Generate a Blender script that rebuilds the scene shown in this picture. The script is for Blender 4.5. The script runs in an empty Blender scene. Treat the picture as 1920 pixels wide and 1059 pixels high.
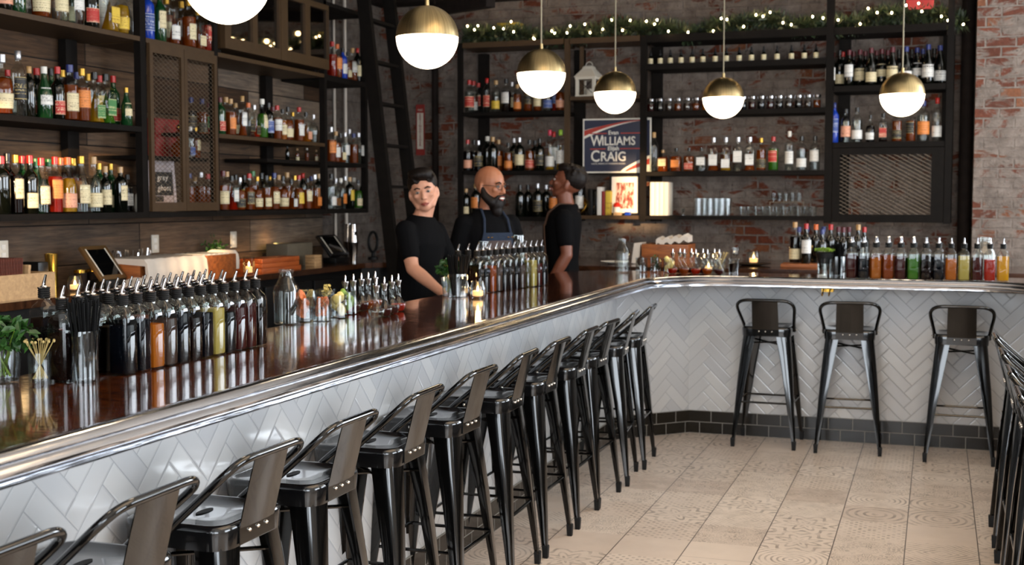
import bpy, bmesh, math, random
from math import sin, cos, pi, radians, sqrt, tan, atan2
from mathutils import Vector, Matrix, Euler

S = bpy.context.scene
COL = S.collection
rnd = random.Random(7)

# ------------------------------------------------------------------ camera, world, lights
cam = bpy.data.cameras.new('camera')
camo = bpy.data.objects.new('camera', cam)
COL.objects.link(camo)
camo.location = (0, 0, 1.56)
camo.rotation_euler = (radians(90 - 3.82), 0, radians(18.8))
cam.sensor_width = 36
cam.lens = 36 * 2339 / 1920
cam.clip_start = 0.05
cam.clip_end = 100
cam.dof.use_dof = True
cam.dof.focus_distance = 3.9
cam.dof.aperture_fstop = 5.0
S.camera = camo
S.view_settings.view_transform = 'Standard'
S.view_settings.look = 'None'
S.view_settings.gamma = 1
S.view_settings.use_curve_mapping = False
S.view_settings.exposure = -0.12

W = bpy.data.worlds.new('world')
S.world = W
W.use_nodes = True
W.node_tree.nodes['Background'].inputs[0].default_value = (0.62, 0.75, 1.0, 1)
W.node_tree.nodes['Background'].inputs[1].default_value = 0.7


def area(name, loc, rot, sx, sy, power, color):
    l = bpy.data.lights.new(name, 'AREA')
    l.shape = 'RECTANGLE'
    l.size, l.size_y = sx, sy
    l.energy = power
    l.color = color
    o = bpy.data.objects.new(name, l)
    o.location = loc
    o.rotation_euler = rot
    COL.objects.link(o)
    return o


# daylight through the street windows behind the camera, on the right-hand side and right of the brick pier
area('daylight_front_window', (-1.6, -2.85, 1.75), (radians(90), 0, 0), 2.6, 2.2, 205, (0.84, 0.92, 1.0))
area('daylight_front_window', (1.6, -2.85, 1.75), (radians(90), 0, 0), 2.6, 2.2, 225, (0.84, 0.92, 1.0))
area('daylight_side_window', (3.45, 3.2, 1.9), (radians(90), 0, radians(90)), 3.0, 1.8, 250, (0.84, 0.92, 1.0))
area('daylight_side_window', (3.45, 8.0, 1.9), (radians(90), 0, radians(90)), 3.0, 1.8, 180, (0.84, 0.92, 1.0))
area('daylight_far_window', (2.35, 9.95, 2.1), (radians(90), 0, radians(180)), 1.9, 2.5, 290, (0.84, 0.92, 1.0))
area('warm_ceiling_lamps', (0.0, 3.2, 3.6), (0, 0, 0), 2.4, 3.6, 85, (1.0, 0.70, 0.42))
sun = bpy.data.lights.new('low_evening_sun', 'SUN')
sun.energy = 11
sun.angle = radians(0.6)
sun.color = (1.0, 0.66, 0.34)
suno = bpy.data.objects.new('low_evening_sun', sun)
COL.objects.link(suno)
suno.rotation_euler = Vector((-0.355, 0.93, -0.105)).to_track_quat('-Z', 'Y').to_euler()

# ------------------------------------------------------------------ pixel helper: a pixel of the photo to a point of the room
FW = Vector((-sin(radians(18.8)) * cos(radians(3.82)), cos(radians(18.8)) * cos(radians(3.82)), -sin(radians(3.82))))
RT = Vector((cos(radians(18.8)), sin(radians(18.8)), 0))
UP = RT.cross(FW)


def at(x, y, **k):
    d = FW + RT * ((x - 960) / 2339) - UP * ((y - 529.5) / 2339)
    (a, v), = k.items()
    i = 'XYZ'.index(a)
    c = Vector((0, 0, 1.56))
    return c + d * ((v - c[i]) / d[i])


# ------------------------------------------------------------------ materials
def srgb(h):
    if isinstance(h, str):
        c = [int(h[i:i + 2], 16) / 255 for i in (0, 2, 4)]
        return tuple(x / 12.92 if x <= 0.04045 else ((x + 0.055) / 1.055) ** 2.4 for x in c) + (1,)
    return tuple(h) + (1,) if len(h) == 3 else h


class NT:
    def __init__(s, name):
        s.m = bpy.data.materials.new(name)
        s.m.use_nodes = True
        s.t = s.m.node_tree
        s.b = s.t.nodes['Principled BSDF']
        s.out = s.t.nodes['Material Output']

    def n(s, typ, **kw):
        nd = s.t.nodes.new(typ)
        for k, v in kw.items():
            if hasattr(nd, k):
                setattr(nd, k, v)
        return nd

    def l(s, a, b):
        s.t.links.new(a, b)

    def math(s, op, a, b=None, c=None):
        nd = s.t.nodes.new('ShaderNodeMath')
        nd.operation = op
        for i, v in enumerate((a, b, c)):
            if v is None:
                continue
            if isinstance(v, (int, float)):
                nd.inputs[i].default_value = v
            else:
                s.l(v, nd.inputs[i])
        return nd.outputs[0]

    def ramp(s, fac, stops, interp='LINEAR'):
        r = s.t.nodes.new('ShaderNodeValToRGB')
        r.color_ramp.interpolation = interp
        e = r.color_ramp.elements
        while len(e) < len(stops):
            e.new(0.5)
        for i, (p, c) in enumerate(stops):
            e[i].position = p
            e[i].color = srgb(c)
        s.l(fac, r.inputs[0])
        return r.outputs[0]

    def mix(s, fac, a, b, mode='MIX'):
        nd = s.t.nodes.new('ShaderNodeMix')
        nd.data_type = 'RGBA'
        nd.blend_type = mode
        for sock, v in ((nd.inputs[0], fac), (nd.inputs[6], a), (nd.inputs[7], b)):
            if isinstance(v, (int, float)):
                sock.default_value = v
            elif isinstance(v, (tuple, str)):
                sock.default_value = srgb(v)
            else:
                s.l(v, sock)
        return nd.outputs[2]

    def noise(s, vec, scale, detail=3, rough=0.55, dist=0.0):
        nd = s.t.nodes.new('ShaderNodeTexNoise')
        nd.inputs['Scale'].default_value = scale
        nd.inputs['Detail'].default_value = detail
        nd.inputs['Roughness'].default_value = rough
        nd.inputs['Distortion'].default_value = dist
        if vec is not None:
            s.l(vec, nd.inputs['Vector'])
        return nd.outputs[0]

    def obj(s):
        return s.t.nodes.new('ShaderNodeTexCoord').outputs['Object']

    def gen(s):
        return s.t.nodes.new('ShaderNodeTexCoord').outputs['Generated']

    def mapv(s, vec, scale=(1, 1, 1), rot=(0, 0, 0), loc=(0, 0, 0)):
        nd = s.t.nodes.new('ShaderNodeMapping')
        nd.inputs['Scale'].default_value = scale
        nd.inputs['Rotation'].default_value = rot
        nd.inputs['Location'].default_value = loc
        s.l(vec, nd.inputs['Vector'])
        return nd.outputs[0]

    def sep(s, vec):
        nd = s.t.nodes.new('ShaderNodeSeparateXYZ')
        s.l(vec, nd.inputs[0])
        return nd.outputs

    def comb(s, x, y, z=0.0):
        nd = s.t.nodes.new('ShaderNodeCombineXYZ')
        for i, v in enumerate((x, y, z)):
            if isinstance(v, (int, float)):
                nd.inputs[i].default_value = v
            else:
                s.l(v, nd.inputs[i])
        return nd.outputs[0]

    def bump(s, h, strength=0.3, dist=0.01):
        nd = s.t.nodes.new('ShaderNodeBump')
        nd.inputs['Strength'].default_value = strength
        nd.inputs['Distance'].default_value = dist
        s.l(h, nd.inputs['Height'])
        s.l(nd.outputs[0], s.b.inputs['Normal'])

    def set(s, **k):
        for a, v in k.items():
            i = s.b.inputs[a.replace('_', ' ')]
            if isinstance(v, (int, float)):
                i.default_value = v
            elif isinstance(v, (tuple, str)):
                i.default_value = srgb(v)
            else:
                s.l(v, i)
        return s


def plain(name, col, rough=0.5, metal=0.0, coat=0.0, var=0.0, scale=20):
    t = NT(name)
    if var:
        n = t.noise(t.obj(), scale, 4)
        c = srgb(col)
        lo = tuple(x * (1 - var) for x in c[:3])
        hi = tuple(min(1, x * (1 + var)) for x in c[:3])
        t.set(Base_Color=t.ramp(n, [(0.3, lo), (0.7, hi)]))
    else:
        t.set(Base_Color=col)
    t.set(Roughness=rough, Metallic=metal)
    t.b.inputs['Coat Weight'].default_value = coat
    return t.m


def emis(name, col, strength):
    t = NT(name)
    t.set(Base_Color=col, Emission_Color=col, Emission_Strength=strength, Roughness=0.4)
    return t.m


def thin_glass(name, tint, rough=0.03, refl=1.0, body=0.0, bodycol=None):
    """thin-walled glass: tinted see-through plus fresnel reflection"""
    t = NT(name)
    tr = t.n('ShaderNodeBsdfTransparent')
    tr.inputs[0].default_value = srgb(tint)
    gl = t.n('ShaderNodeBsdfGlossy')
    gl.inputs['Roughness'].default_value = rough
    lw = t.n('ShaderNodeLayerWeight')
    lw.inputs[0].default_value = 0.35
    f = t.math('MULTIPLY_ADD', t.math('POWER', lw.outputs['Facing'], 2.6), 0.75 * refl, 0.04 * refl)
    base = tr.outputs[0]
    if body:
        df = t.n('ShaderNodeBsdfDiffuse')
        df.inputs[0].default_value = srgb(bodycol)
        tl = t.n('ShaderNodeBsdfTranslucent')
        tl.inputs[0].default_value = srgb(bodycol)
        a = t.n('ShaderNodeAddShader')
        t.l(df.outputs[0], a.inputs[0])
        t.l(tl.outputs[0], a.inputs[1])
        mx = t.n('ShaderNodeMixShader')
        mx.inputs[0].default_value = body
        t.l(tr.outputs[0], mx.inputs[1])
        t.l(a.outputs[0], mx.inputs[2])
        base = mx.outputs[0]
    m2 = t.n('ShaderNodeMixShader')
    t.l(f, m2.inputs[0])
    t.l(base, m2.inputs[1])
    t.l(gl.outputs[0], m2.inputs[2])
    t.l(m2.outputs[0], t.out.inputs[0])
    return t.m


def liquid(name, col, dens=0.75):
    return thin_glass(name, tuple(0.2 + 0.6 * x for x in srgb(col)[:3]), 0.06, 0.12, dens, tuple(0.5 * x for x in srgb(col)[:3]))


def m_planks():
    t = NT('reclaimed_planks')
    o = t.obj()
    s = t.sep(o)
    v = t.comb(s[1], s[2])
    br = t.n('ShaderNodeTexBrick')
    br.inputs['Scale'].default_value = 1
    br.inputs['Brick Width'].default_value = 1.35
    br.inputs['Row Height'].default_value = 0.235
    br.inputs['Mortar Size'].default_value = 0.004
    br.inputs['Color1'].default_value = (0, 0, 0, 1)
    br.inputs['Color2'].default_value = (1, 1, 1, 1)
    br.inputs['Mortar'].default_value = (0.5, 0.5, 0.5, 1)
    br.offset = 0.37
    t.l(v, br.inputs['Vector'])
    tone = t.ramp(br.outputs['Color'], [(0.0, '3f2f24'), (0.25, '8a7866'), (0.5, 'a8a29a'), (0.75, '54402f'), (1.0, '95806a')], 'LINEAR')
    g = t.noise(t.mapv(o, (1, 1.3, 22)), 3.0, 6, 0.65, 0.6)
    blot = t.noise(o, 2.6, 4)
    c = t.mix(0.7, tone, t.ramp(g, [(0.3, '2a1f18'), (0.5, '8a7460'), (0.72, 'c0b09c')]), 'OVERLAY')
    c = t.mix(0.55, c, t.ramp(blot, [(0.35, '5c4c40'), (0.65, 'c8baaa')]), 'MULTIPLY')
    c = t.mix(br.outputs['Fac'], c, '120d0a')
    t.set(Base_Color=c, Roughness=0.75)
    t.bump(t.math('SUBTRACT', g, br.outputs['Fac']), 0.5, 0.01)
    return t.m


def m_brick(name, ax, paint=0.5, dark=1.0):
    """old brick with worn plaster; ax = horizontal axis of the wall in object space"""
    t = NT(name)
    o = t.obj()
    s = t.sep(o)
    wob = t.noise(o, 7, 3)
    h = t.math('ADD', s[ax], t.math('MULTIPLY', wob, 0.016))
    z = t.math('ADD', s[2], t.math('MULTIPLY', t.noise(o, 5.3, 3), 0.022))
    br = t.n('ShaderNodeTexBrick')
    br.inputs['Scale'].default_value = 1
    br.inputs['Brick Width'].default_value = 0.215
    br.inputs['Row Height'].default_value = 0.075
    br.inputs['Mortar Size'].default_value = 0.008
    br.inputs['Mortar Smooth'].default_value = 0.4
    br.inputs['Color1'].default_value = (0, 0, 0, 1)
    br.inputs['Color2'].default_value = (1, 1, 1, 1)
    br.inputs['Mortar'].default_value = (0.5, 0.5, 0.5, 1)
    t.l(t.comb(h, z), br.inputs['Vector'])
    bc = t.ramp(br.outputs['Color'], [(0.0, '7a4a38'), (0.35, 'a8634a'), (0.65, '8a5442'), (1.0, 'b47a58')])
    bc = t.mix(0.45, bc, t.ramp(t.noise(o, 40, 5), [(0.3, '5a4438'), (0.7, 'd0b8a8')]), 'MULTIPLY')
    gm = t.ramp(t.noise(o, 14, 5), [(0.3, '8c837b'), (0.7, 'b9b0a8')])
    c = t.mix(br.outputs['Fac'], bc, gm)
    # plaster film that wanders over the bricks
    pl = t.noise(t.mapv(o, (1, 1, 1.6)), 3.4, 7, 0.68, 0.8)
    pcol = t.ramp(t.noise(o, 9, 6, 0.7), [(0.25, '6d645e'), (0.5, '9c9189'), (0.75, 'b8aea6')])
    c = t.mix(t.ramp(pl, [(0.60 - paint * 0.22, (0, 0, 0)), (0.66 - paint * 0.22, (1, 1, 1))]), c, pcol)
    sp = t.noise(o, 22, 6, 0.75)
    c = t.mix(t.ramp(sp, [(0.60, (0, 0, 0)), (0.68, (0.75, 0.75, 0.75))]), c, '3a322d')
    st = t.noise(t.mapv(o, (1, 1, 0.5)), 1.3, 4)
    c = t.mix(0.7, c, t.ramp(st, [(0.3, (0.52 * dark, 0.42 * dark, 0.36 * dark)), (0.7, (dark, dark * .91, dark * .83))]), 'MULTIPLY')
    t.set(Base_Color=c, Roughness=0.88)
    hgt = t.math('SUBTRACT', t.math('ADD', pl, t.math('MULTIPLY', sp, 0.8)), t.math('MULTIPLY', br.outputs['Fac'], 0.7))
    t.bump(hgt, 0.8, 0.03)
    return t.m


def m_herring():
    t = NT('white_herringbone_tile')
    o = t.obj()
    s = t.sep(o)
    k = 0.7071 / 0.067
    u = t.math('MULTIPLY', t.math('ADD', s[0], s[2]), k)
    v = t.math('MULTIPLY', t.math('SUBTRACT', s[2], s[0]), k)
    u = t.math('ADD', u, 400.0)
    v = t.math('ADD', v, 400.0)
    iu, iv = t.math('FLOOR', u), t.math('FLOOR', v)
    fu, fv = t.math('FRACT', u), t.math('FRACT', v)
    kk = t.math('MODULO', t.math('ADD', t.math('SUBTRACT', iu, iv), 600.0), 6.0)
    hor = t.math('LESS_THAN', kk, 2.5)

    def eq(a):
        return t.math('COMPARE', kk, float(a), 0.25)
    big = 1.0
    gu = t.math('MINIMUM', fu, t.math('SUBTRACT', 1.0, fu))
    gv = t.math('MINIMUM', fv, t.math('SUBTRACT', 1.0, fv))

    def gated(d, flag):  # distance d where the flag holds, large elsewhere
        return t.math('ADD', d, t.math('SUBTRACT', 1.0, flag))
    dh = t.math('MINIMUM', gv, t.math('MINIMUM', gated(fu, eq(0)), gated(t.math('SUBTRACT', 1.0, fu), eq(2))))
    dv = t.math('MINIMUM', gu, t.math('MINIMUM', gated(t.math('SUBTRACT', 1.0, fv), eq(3)), gated(fv, eq(5))))
    d = t.math('ADD', t.math('MULTIPLY', dh, hor), t.math('MULTIPLY', dv, t.math('SUBTRACT', 1.0, hor)))
    gr = t.math('LESS_THAN', d, 0.028)
    # per tile tone: id from the tile's own cell row
    idn = t.n('ShaderNodeTexWhiteNoise')
    idn.noise_dimensions = '2D'
    hx = t.math('SUBTRACT', iu, kk)
    vx = t.math('ADD', iv, t.math('SUBTRACT', kk, 3.0))
    ida = t.math('ADD', t.math('MULTIPLY', hx, hor), t.math('MULTIPLY', iu, t.math('SUBTRACT', 1.0, hor)))
    idb = t.math('ADD', t.math('MULTIPLY', iv, hor), t.math('MULTIPLY', t.math('ADD', vx, 1000.0), t.math('SUBTRACT', 1.0, hor)))
    t.l(t.comb(ida, idb), idn.inputs['Vector'])
    tone = t.ramp(idn.outputs['Value'], [(0, 'bcbdbf'), (1, 'cbcbca')])
    t.set(Base_Color=t.mix(gr, tone, 'a3a4a6'), Roughness=t.math('MULTIPLY_ADD', gr, 0.5, 0.13), IOR=1.5)
    sm = t.n('ShaderNodeMapRange')
    sm.inputs['From Max'].default_value = 0.09
    t.l(d, sm.inputs['Value'])
    wob = t.math('MULTIPLY', idn.outputs['Value'], 0.0)
    t.bump(t.math('ADD', t.math('ADD', sm.outputs[0], wob), t.math('MULTIPLY', t.noise(o, 9, 2), 0.35)), 0.35, 0.004)
    return t.m


def m_plinth():
    t = NT('black_plinth_tile')
    s = t.sep(t.obj())
    br = t.n('ShaderNodeTexBrick')
    br.inputs['Scale'].default_value = 1
    br.inputs['Brick Width'].default_value = 0.152
    br.inputs['Row Height'].default_value = 0.076
    br.inputs['Mortar Size'].default_value = 0.0022
    br.inputs['Color1'].default_value = srgb('17140f')
    br.inputs['Color2'].default_value = srgb('1f1b16')
    br.inputs['Mortar'].default_value = srgb('8a8882')
    t.l(t.comb(s[0], s[2]), br.inputs['Vector'])
    t.set(Base_Color=br.outputs['Color'], Roughness=t.math('MULTIPLY_ADD', br.outputs['Fac'], 0.6, 0.15))
    t.bump(t.math('SUBTRACT', 1.0, br.outputs['Fac']), 0.4, 0.003)
    return t.m


def m_floor():
    """patterned cement-look tiles 31 cm wide laid in lines, every tile with its own worn motif"""
    t = NT('patterned_floor_tile')
    s = t.sep(t.obj())
    w = 0.31
    X = t.math('ADD', t.math('DIVIDE', t.math('ADD', s[0], 0.105), w), 50.0)
    Y = t.math('ADD', t.math('DIVIDE', s[1], w), 50.0)
    ix, iy = t.math('FLOOR', X), t.math('FLOOR', Y)
    px = t.math('SUBTRACT', t.math('FRACT', X), 0.5)
    py = t.math('SUBTRACT', t.math('FRACT', Y), 0.5)
    wn = t.n('ShaderNodeTexWhiteNoise')
    wn.noise_dimensions = '2D'
    t.l(t.comb(ix, iy), wn.inputs['Vector'])
    r = wn.outputs['Value']
    wn2 = t.n('ShaderNodeTexWhiteNoise')
    wn2.noise_dimensions = '3D'
    t.l(t.comb(ix, iy, 7.3), wn2.inputs['Vector'])
    r2 = wn2.outputs['Value']
    ax, ay = t.math('ABSOLUTE', px), t.math('ABSOLUTE', py)
    # four-fold mirrored space
    rad = t.math('SQRT', t.math('ADD', t.math('MULTIPLY', px, px), t.math('MULTIPLY', py, py)))
    dia = t.math('ADD', ax, ay)
    f1 = t.math('MULTIPLY_ADD', r2, 40, 45)
    ring = t.math('SINE', t.math('MULTIPLY', rad, f1))
    rhom = t.math('SINE', t.math('MULTIPLY', dia, f1))
    grid = t.math('MULTIPLY', t.math('SINE', t.math('MULTIPLY', ax, 44.0)), t.math('SINE', t.math('MULTIPLY', ay, 44.0)))
    ang = t.math('ARCTAN2', py, px)
    flo = t.math('SINE', t.math('ADD', t.math('MULTIPLY', rad, 30.0), t.math('MULTIPLY', t.math('COSINE', t.math('MULTIPLY', ang, 8.0)), 2.4)))
    vo = t.n('ShaderNodeTexVoronoi')
    vo.inputs['Scale'].default_value = 9
    t.l(t.comb(ax, ay, t.math('MULTIPLY', r, 30.0)), vo.inputs['Vector'])
    curl = t.math('SINE', t.math('MULTIPLY', vo.outputs['Distance'], 22.0))

    def sel(lo, hi):
        return t.math('MULTIPLY', t.math('GREATER_THAN', r, lo), t.math('LESS_THAN', r, hi))
    tot = t.math('MULTIPLY', ring, sel(-1, 0.18))
    for f, lo, hi in ((rhom, .18, .36), (grid, .36, .46), (flo, .46, .68), (curl, .68, .93)):
        tot = t.math('ADD', tot, t.math('MULTIPLY', f, sel(lo, hi)))
    line = t.ramp(tot, [(0.30, (0, 0, 0)), (0.62, (1, 1, 1))])
    wear = t.noise(t.obj(), 11, 6, 0.7)
    amt = t.math('MULTIPLY', line, t.ramp(wear, [(0.38, (0.05, 0.05, 0.05)), (0.60, (1.0, 1.0, 1.0))]))
    base = t.ramp(r2, [(0.0, 'd2c4b8'), (0.4, 'e0d4c8'), (0.7, 'e8ddd2'), (1.0, 'd4c6ba')])
    base = t.mix(0.3, base, t.ramp(t.noise(t.obj(), 5, 5), [(0.3, 'c2b6ac'), (0.7, 'f4ece4')]), 'MULTIPLY')
    c = t.mix(t.math('MULTIPLY', amt, 0.62), base, '51473f')
    edge = t.math('MINIMUM', t.math('SUBTRACT', 0.5, ax), t.math('MULTIPLY', 1.0, t.math('SUBTRACT', 0.5, ax)))
    gro = t.math('LESS_THAN', edge, 0.007)
    Yj = t.math('FRACT', t.math('DIVIDE', t.math('ADD', s[1], t.math('MULTIPLY', ix, 0.41)), 1.23))
    gro2 = t.math('MULTIPLY', t.math('LESS_THAN', Yj, 0.0022), 0.7)
    c = t.mix(t.math('MAXIMUM', gro, gro2), c, '4a423b')
    t.set(Base_Color=c, Roughness=t.math('MULTIPLY_ADD', wear, 0.3, 0.20))
    t.bump(t.math('SUBTRACT', t.math('MULTIPLY', amt, -0.3), gro), 0.15, 0.004)
    return t.m


def m_bartop():
    t = NT('dark_lacquered_bar_wood')
    o = t.obj()
    g = t.noise(t.mapv(o, (2, 9, 1), (0, 0, 0.1)), 4, 7, 0.7, 1.2)
    g2 = t.noise(t.mapv(o, (1, 1.4, 1)), 2.5, 3)
    c = t.ramp(g, [(0.25, '1e0d07'), (0.5, '4a2412'), (0.75, '7a4222')])
    c = t.mix(0.6, c, t.ramp(g2, [(0.3, '33211a'), (0.7, 'ffffff')]), 'MULTIPLY')
    t.set(Base_Color=c, Roughness=0.09)
    t.b.inputs['Coat Weight'].default_value = 0.6
    t.b.inputs['Coat Roughness'].default_value = 0.05
    t.bump(t.noise(t.mapv(o, (1, 5, 1)), 12, 2), 0.10, 0.006)
    return t.m


def m_wood(name, a, b, scale=(1, 12, 12), rough=0.5, coat=0.0):
    t = NT(name)
    g = t.noise(t.mapv(t.obj(), scale), 4, 6, 0.65, 0.8)
    t.set(Base_Color=t.ramp(g, [(0.3, a), (0.7, b)]), Roughness=rough)
    t.b.inputs['Coat Weight'].default_value = coat
    t.bump(g, 0.15, 0.003)
    return t.m


def m_brass():
    t = NT('brushed_antique_brass')
    o = t.obj()
    s = t.sep(o)
    a = t.math('ARCTAN2', s[1], s[0])
    n = t.noise(t.comb(t.math('MULTIPLY', a, 9.0), 0.0, t.math('MULTIPLY', s[2], 0.6)), 1.6, 5, 0.6)
    t.set(Base_Color=t.ramp(n, [(0.3, '9c8860'), (0.7, 'c8b284')]), Metallic=1.0,
          Roughness=t.math('MULTIPLY_ADD', n, 0.2, 0.26))
    return t.m


def m_label(name, col, ink):
    """paper label: printed bands and a device, different on every bottle"""
    t = NT(name)
    s = t.sep(t.gen())
    oi = t.n('ShaderNodeObjectInfo').outputs['Random']
    z = s[2]
    bands = t.noise(t.comb(0.0, t.math('MULTIPLY', oi, 50.0), t.math('MULTIPLY', z, 6.0)), 2.2, 2)
    txt = t.noise(t.comb(t.math('MULTIPLY', s[0], 14.0), t.math('MULTIPLY', oi, 30.0), t.math('MULTIPLY', z, 5.0)), 2.0, 2)
    m = t.math('MULTIPLY', t.math('GREATER_THAN', bands, 0.53), t.math('GREATER_THAN', txt, 0.53))
    rim = t.math('GREATER_THAN', t.math('ABSOLUTE', t.math('SUBTRACT', z, 0.5)), 0.46)
    m = t.math('MAXIMUM', t.math('MULTIPLY', m, 0.75), t.math('MULTIPLY', rim, 0.5))
    t.set(Base_Color=t.mix(m, col, ink), Roughness=0.55)
    return t.m


def m_foliage(name, a, b):
    t = NT(name)
    n = t.noise(t.obj(), 30, 2)
    t.set(Base_Color=t.ramp(n, [(0.3, a), (0.7, b)]), Roughness=0.5)
    return t.m


M = {}
M['planks'] = m_planks()
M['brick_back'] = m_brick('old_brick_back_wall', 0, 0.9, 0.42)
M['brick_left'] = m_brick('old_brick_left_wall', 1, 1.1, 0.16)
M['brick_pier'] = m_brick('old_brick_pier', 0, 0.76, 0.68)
M['herring'] = m_herring()
M['plinth'] = m_plinth()
M['floor'] = m_floor()
M['bartop'] = m_bartop()
M['counter'] = m_wood('dark_counter_wood', '24140c', '4a2c1a', (1, 6, 1), 0.16, 0.5)
M['ceiling'] = plain('pale_ceiling_paint', 'd2cabf', 0.9, var=0.05)
M['ceiling_shade'] = plain('ceiling_shade_colour', '17120f', 0.9, var=0.3)
M['plaster'] = plain('side_wall_plaster', 'b5ada4', 0.9, var=0.08, scale=3)
M['steel'] = plain('blackened_shelf_steel', '120e0b', 0.72, 0.0, var=0.25)
M['bronze_paint'] = plain('bronze_painted_steel', '42301d', 0.5, 0.1, var=0.12)
M['bronze_paint'].node_tree.nodes['Principled BSDF'].inputs['Specular IOR Level'].default_value = 0.3
M['black_gloss'] = plain('black_gloss_enamel', '050505', 0.10, 0.0, 0.25)
M['seat_black'] = plain('black_seat_enamel', '0b0b0c', 0.16, 0.0, 0.5)
M['rubber'] = plain('black_rubber', '0a0a0a', 0.6)
M['rivet'] = plain('polished_rivet', 'd8d4cc', 0.15, 1.0)
M['chrome'] = plain('chrome', 'd5d5d8', 0.07, 1.0)
t_ = NT('polished_aluminium_rail')
t_.set(Base_Color='c8cad0', Metallic=1.0, Roughness=t_.math('MULTIPLY_ADD', t_.noise(t_.mapv(t_.obj(), (3, 3, 60)), 3, 4), 0.18, 0.07))
t_.bump(t_.noise(t_.mapv(t_.obj(), (1, 1, 12)), 4, 3), 0.12, 0.01)
M['rail'] = t_.m
M['brass'] = m_brass()
M['cord'] = plain('pale_fabric_cord', '9a9078', 0.6)
M['globe'] = emis('lit_opal_glass', (1.0, 0.80, 0.55), 11.0)
M['bulb'] = emis('warm_fairy_bulb', (1.0, 0.70, 0.34), 60)
M['flame'] = emis('candle_flame', (1.0, 0.62, 0.22), 26)
M['wax'] = emis('glowing_candle_wax', (1.0, 0.56, 0.22), 1.3)
M['glass'] = thin_glass('clear_glass', (0.93, 0.95, 0.94))
M['glass_cut'] = thin_glass('cut_glass', (0.88, 0.90, 0.90), 0.05, 1.5)
M['pane'] = thin_glass('cupboard_pane', (0.42, 0.40, 0.34), 0.03, 2.6)
M['glass_green'] = thin_glass('green_tinted_glass', (0.25, 0.62, 0.55), 0.03)
M['winebody'] = plain('near_black_bottle_glass', '080a06', 0.05, 0.0, 0.4)
M['greenbody'] = plain('green_bottle_glass', '12361a', 0.05, 0.0, 0.5)
M['bluebody'] = plain('blue_bottle_glass', '1a3a9a', 0.06, 0.0, 0.5)
M['redbody'] = plain('red_bottle_glass', '9a2018', 0.1, 0.0, 0.5)
M['whitebody'] = plain('white_canister', 'd8d2cc', 0.35)
M['l_amber'] = liquid('amber_spirit', 'a0480f', 0.62)
M['l_dark'] = liquid('dark_liquid', '140806', 0.95)
M['l_clear'] = thin_glass('clear_spirit', (0.82, 0.85, 0.84), 0.05, 0.8)
M['l_yellow'] = liquid('yellow_liquor', 'c99a20', 0.7)
M['l_orange'] = liquid('orange_juice', 'b8691a', 0.85)
M['l_red'] = liquid('red_liqueur', 'a82410', 0.8)
M['l_green'] = liquid('green_liqueur', '4a8a20', 0.7)
M['l_pale'] = liquid('pale_citrus', 'bfae5e', 0.8)
M['l_maroon'] = liquid('maroon_syrup', '431412', 0.9)
M['l_navy'] = liquid('blue_black_syrup', '0a0d14', 0.95)
M['l_grey'] = liquid('grey_brown_syrup', '4a3a33', 0.85)
LAB = {'c': ('cream', 'd8c9a0', '5a4632'), 'w': ('white', 'dedbd4', '44444c'), 'o': ('orange', 'd8813a', '5a2410'),
       'y': ('yellow', 'ddbb3e', '7a3a14'), 'r': ('red', 'b0281e', 'e8d8b0'), 'b': ('blue', '2a4688', 'd8d8e0'),
       'k': ('black', '18181a', 'c8b070'), 'g': ('green', '3f7a42', 'e0d8a0'), 'p': ('peach', 'd89a7c', '6a2a20')}
for k, (n_, a_, b_) in LAB.items():
    M['lab_' + k] = m_label('paper_label_' + n_, a_, b_)
CAP = {'r': ('red', 'a81c18'), 'k': ('black', '0c0c0d'), 'g': ('gold', 'b08a3a'), 'o': ('orange', 'c8622a'),
       'w': ('white', 'd8d4ca'), 'b': ('blue', '26306a'), 'n': ('cork', 'b08a58'), 'e': ('green', '2a6a34'),
       's': ('silver', 'b8b8bc'), 't': ('teal', '2f8a78'), 'p': ('pink', 'd0405a'), 'l': ('lime', '9ac83a'), 'm': ('maroon', '561820')}
for k, (n_, a_) in CAP.items():
    M['cap_' + k] = plain('cap_' + n_, a_, 0.3, 0.8 if k in 'gs' else 0.0)
M['leaf'] = m_foliage('herb_leaf', '0b2408', '2d5c1a')
M['needle'] = m_foliage('fir_needle', '10190d', '39472c')
M['moss'] = m_foliage('cress_leaf', '4a6a18', '8fae3a')
M['straw'] = plain('black_straw', '030303', 0.6)
M['pick'] = plain('bamboo_pick', 'a8935c', 0.6)
M['citrus'] = plain('dried_orange_wheel', 'b8602a', 0.6, var=0.35, scale=60)
M['lemon'] = plain('lemon_wedge', 'd8c070', 0.5, var=0.2, scale=60)
M['cloth'] = plain('white_linen', 'cfc4b8', 0.9, var=0.06, scale=8)
M['pine_box'] = m_wood('pale_pine_crate', 'a8845c', 'cda677', (1, 10, 10), 0.6)
M['walnut'] = m_wood('stained_box_wood', '5a2c12', 'a8602c', (1, 10, 10), 0.5)
M['orange_wood'] = m_wood('orange_tray_wood', '93421a', 'c8672c', (8, 1, 8), 0.45)
M['grey_box'] = plain('grey_painted_box', '5e5648', 0.6, var=0.1)
M['black_plastic'] = plain('black_plastic', '0d0d0e', 0.35)
M['tablet_case'] = plain('bronze_tablet_case', '5c4426', 0.45, 0.2)
M['screen'] = plain('dark_tablet_screen', '050606', 0.08)
M['white_paint'] = plain('white_painted_wood', 'cfc8ba', 0.5)
M['paper'] = plain('white_paper', 'e0dcd4', 0.7)
M['menu_brown'] = plain('reddish_menu_cards', '6a3424', 0.6, var=0.3, scale=80)
M['red_box'] = plain('red_box', '7c1712', 0.5, var=0.15)
M['gold'] = plain('gold_metal', 'b08a3c', 0.25, 1.0)
M['terracotta'] = plain('red_toy_lacquer', 'c02818', 0.3)
M['navy'] = plain('poster_navy', '23283f', 0.4)
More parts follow.
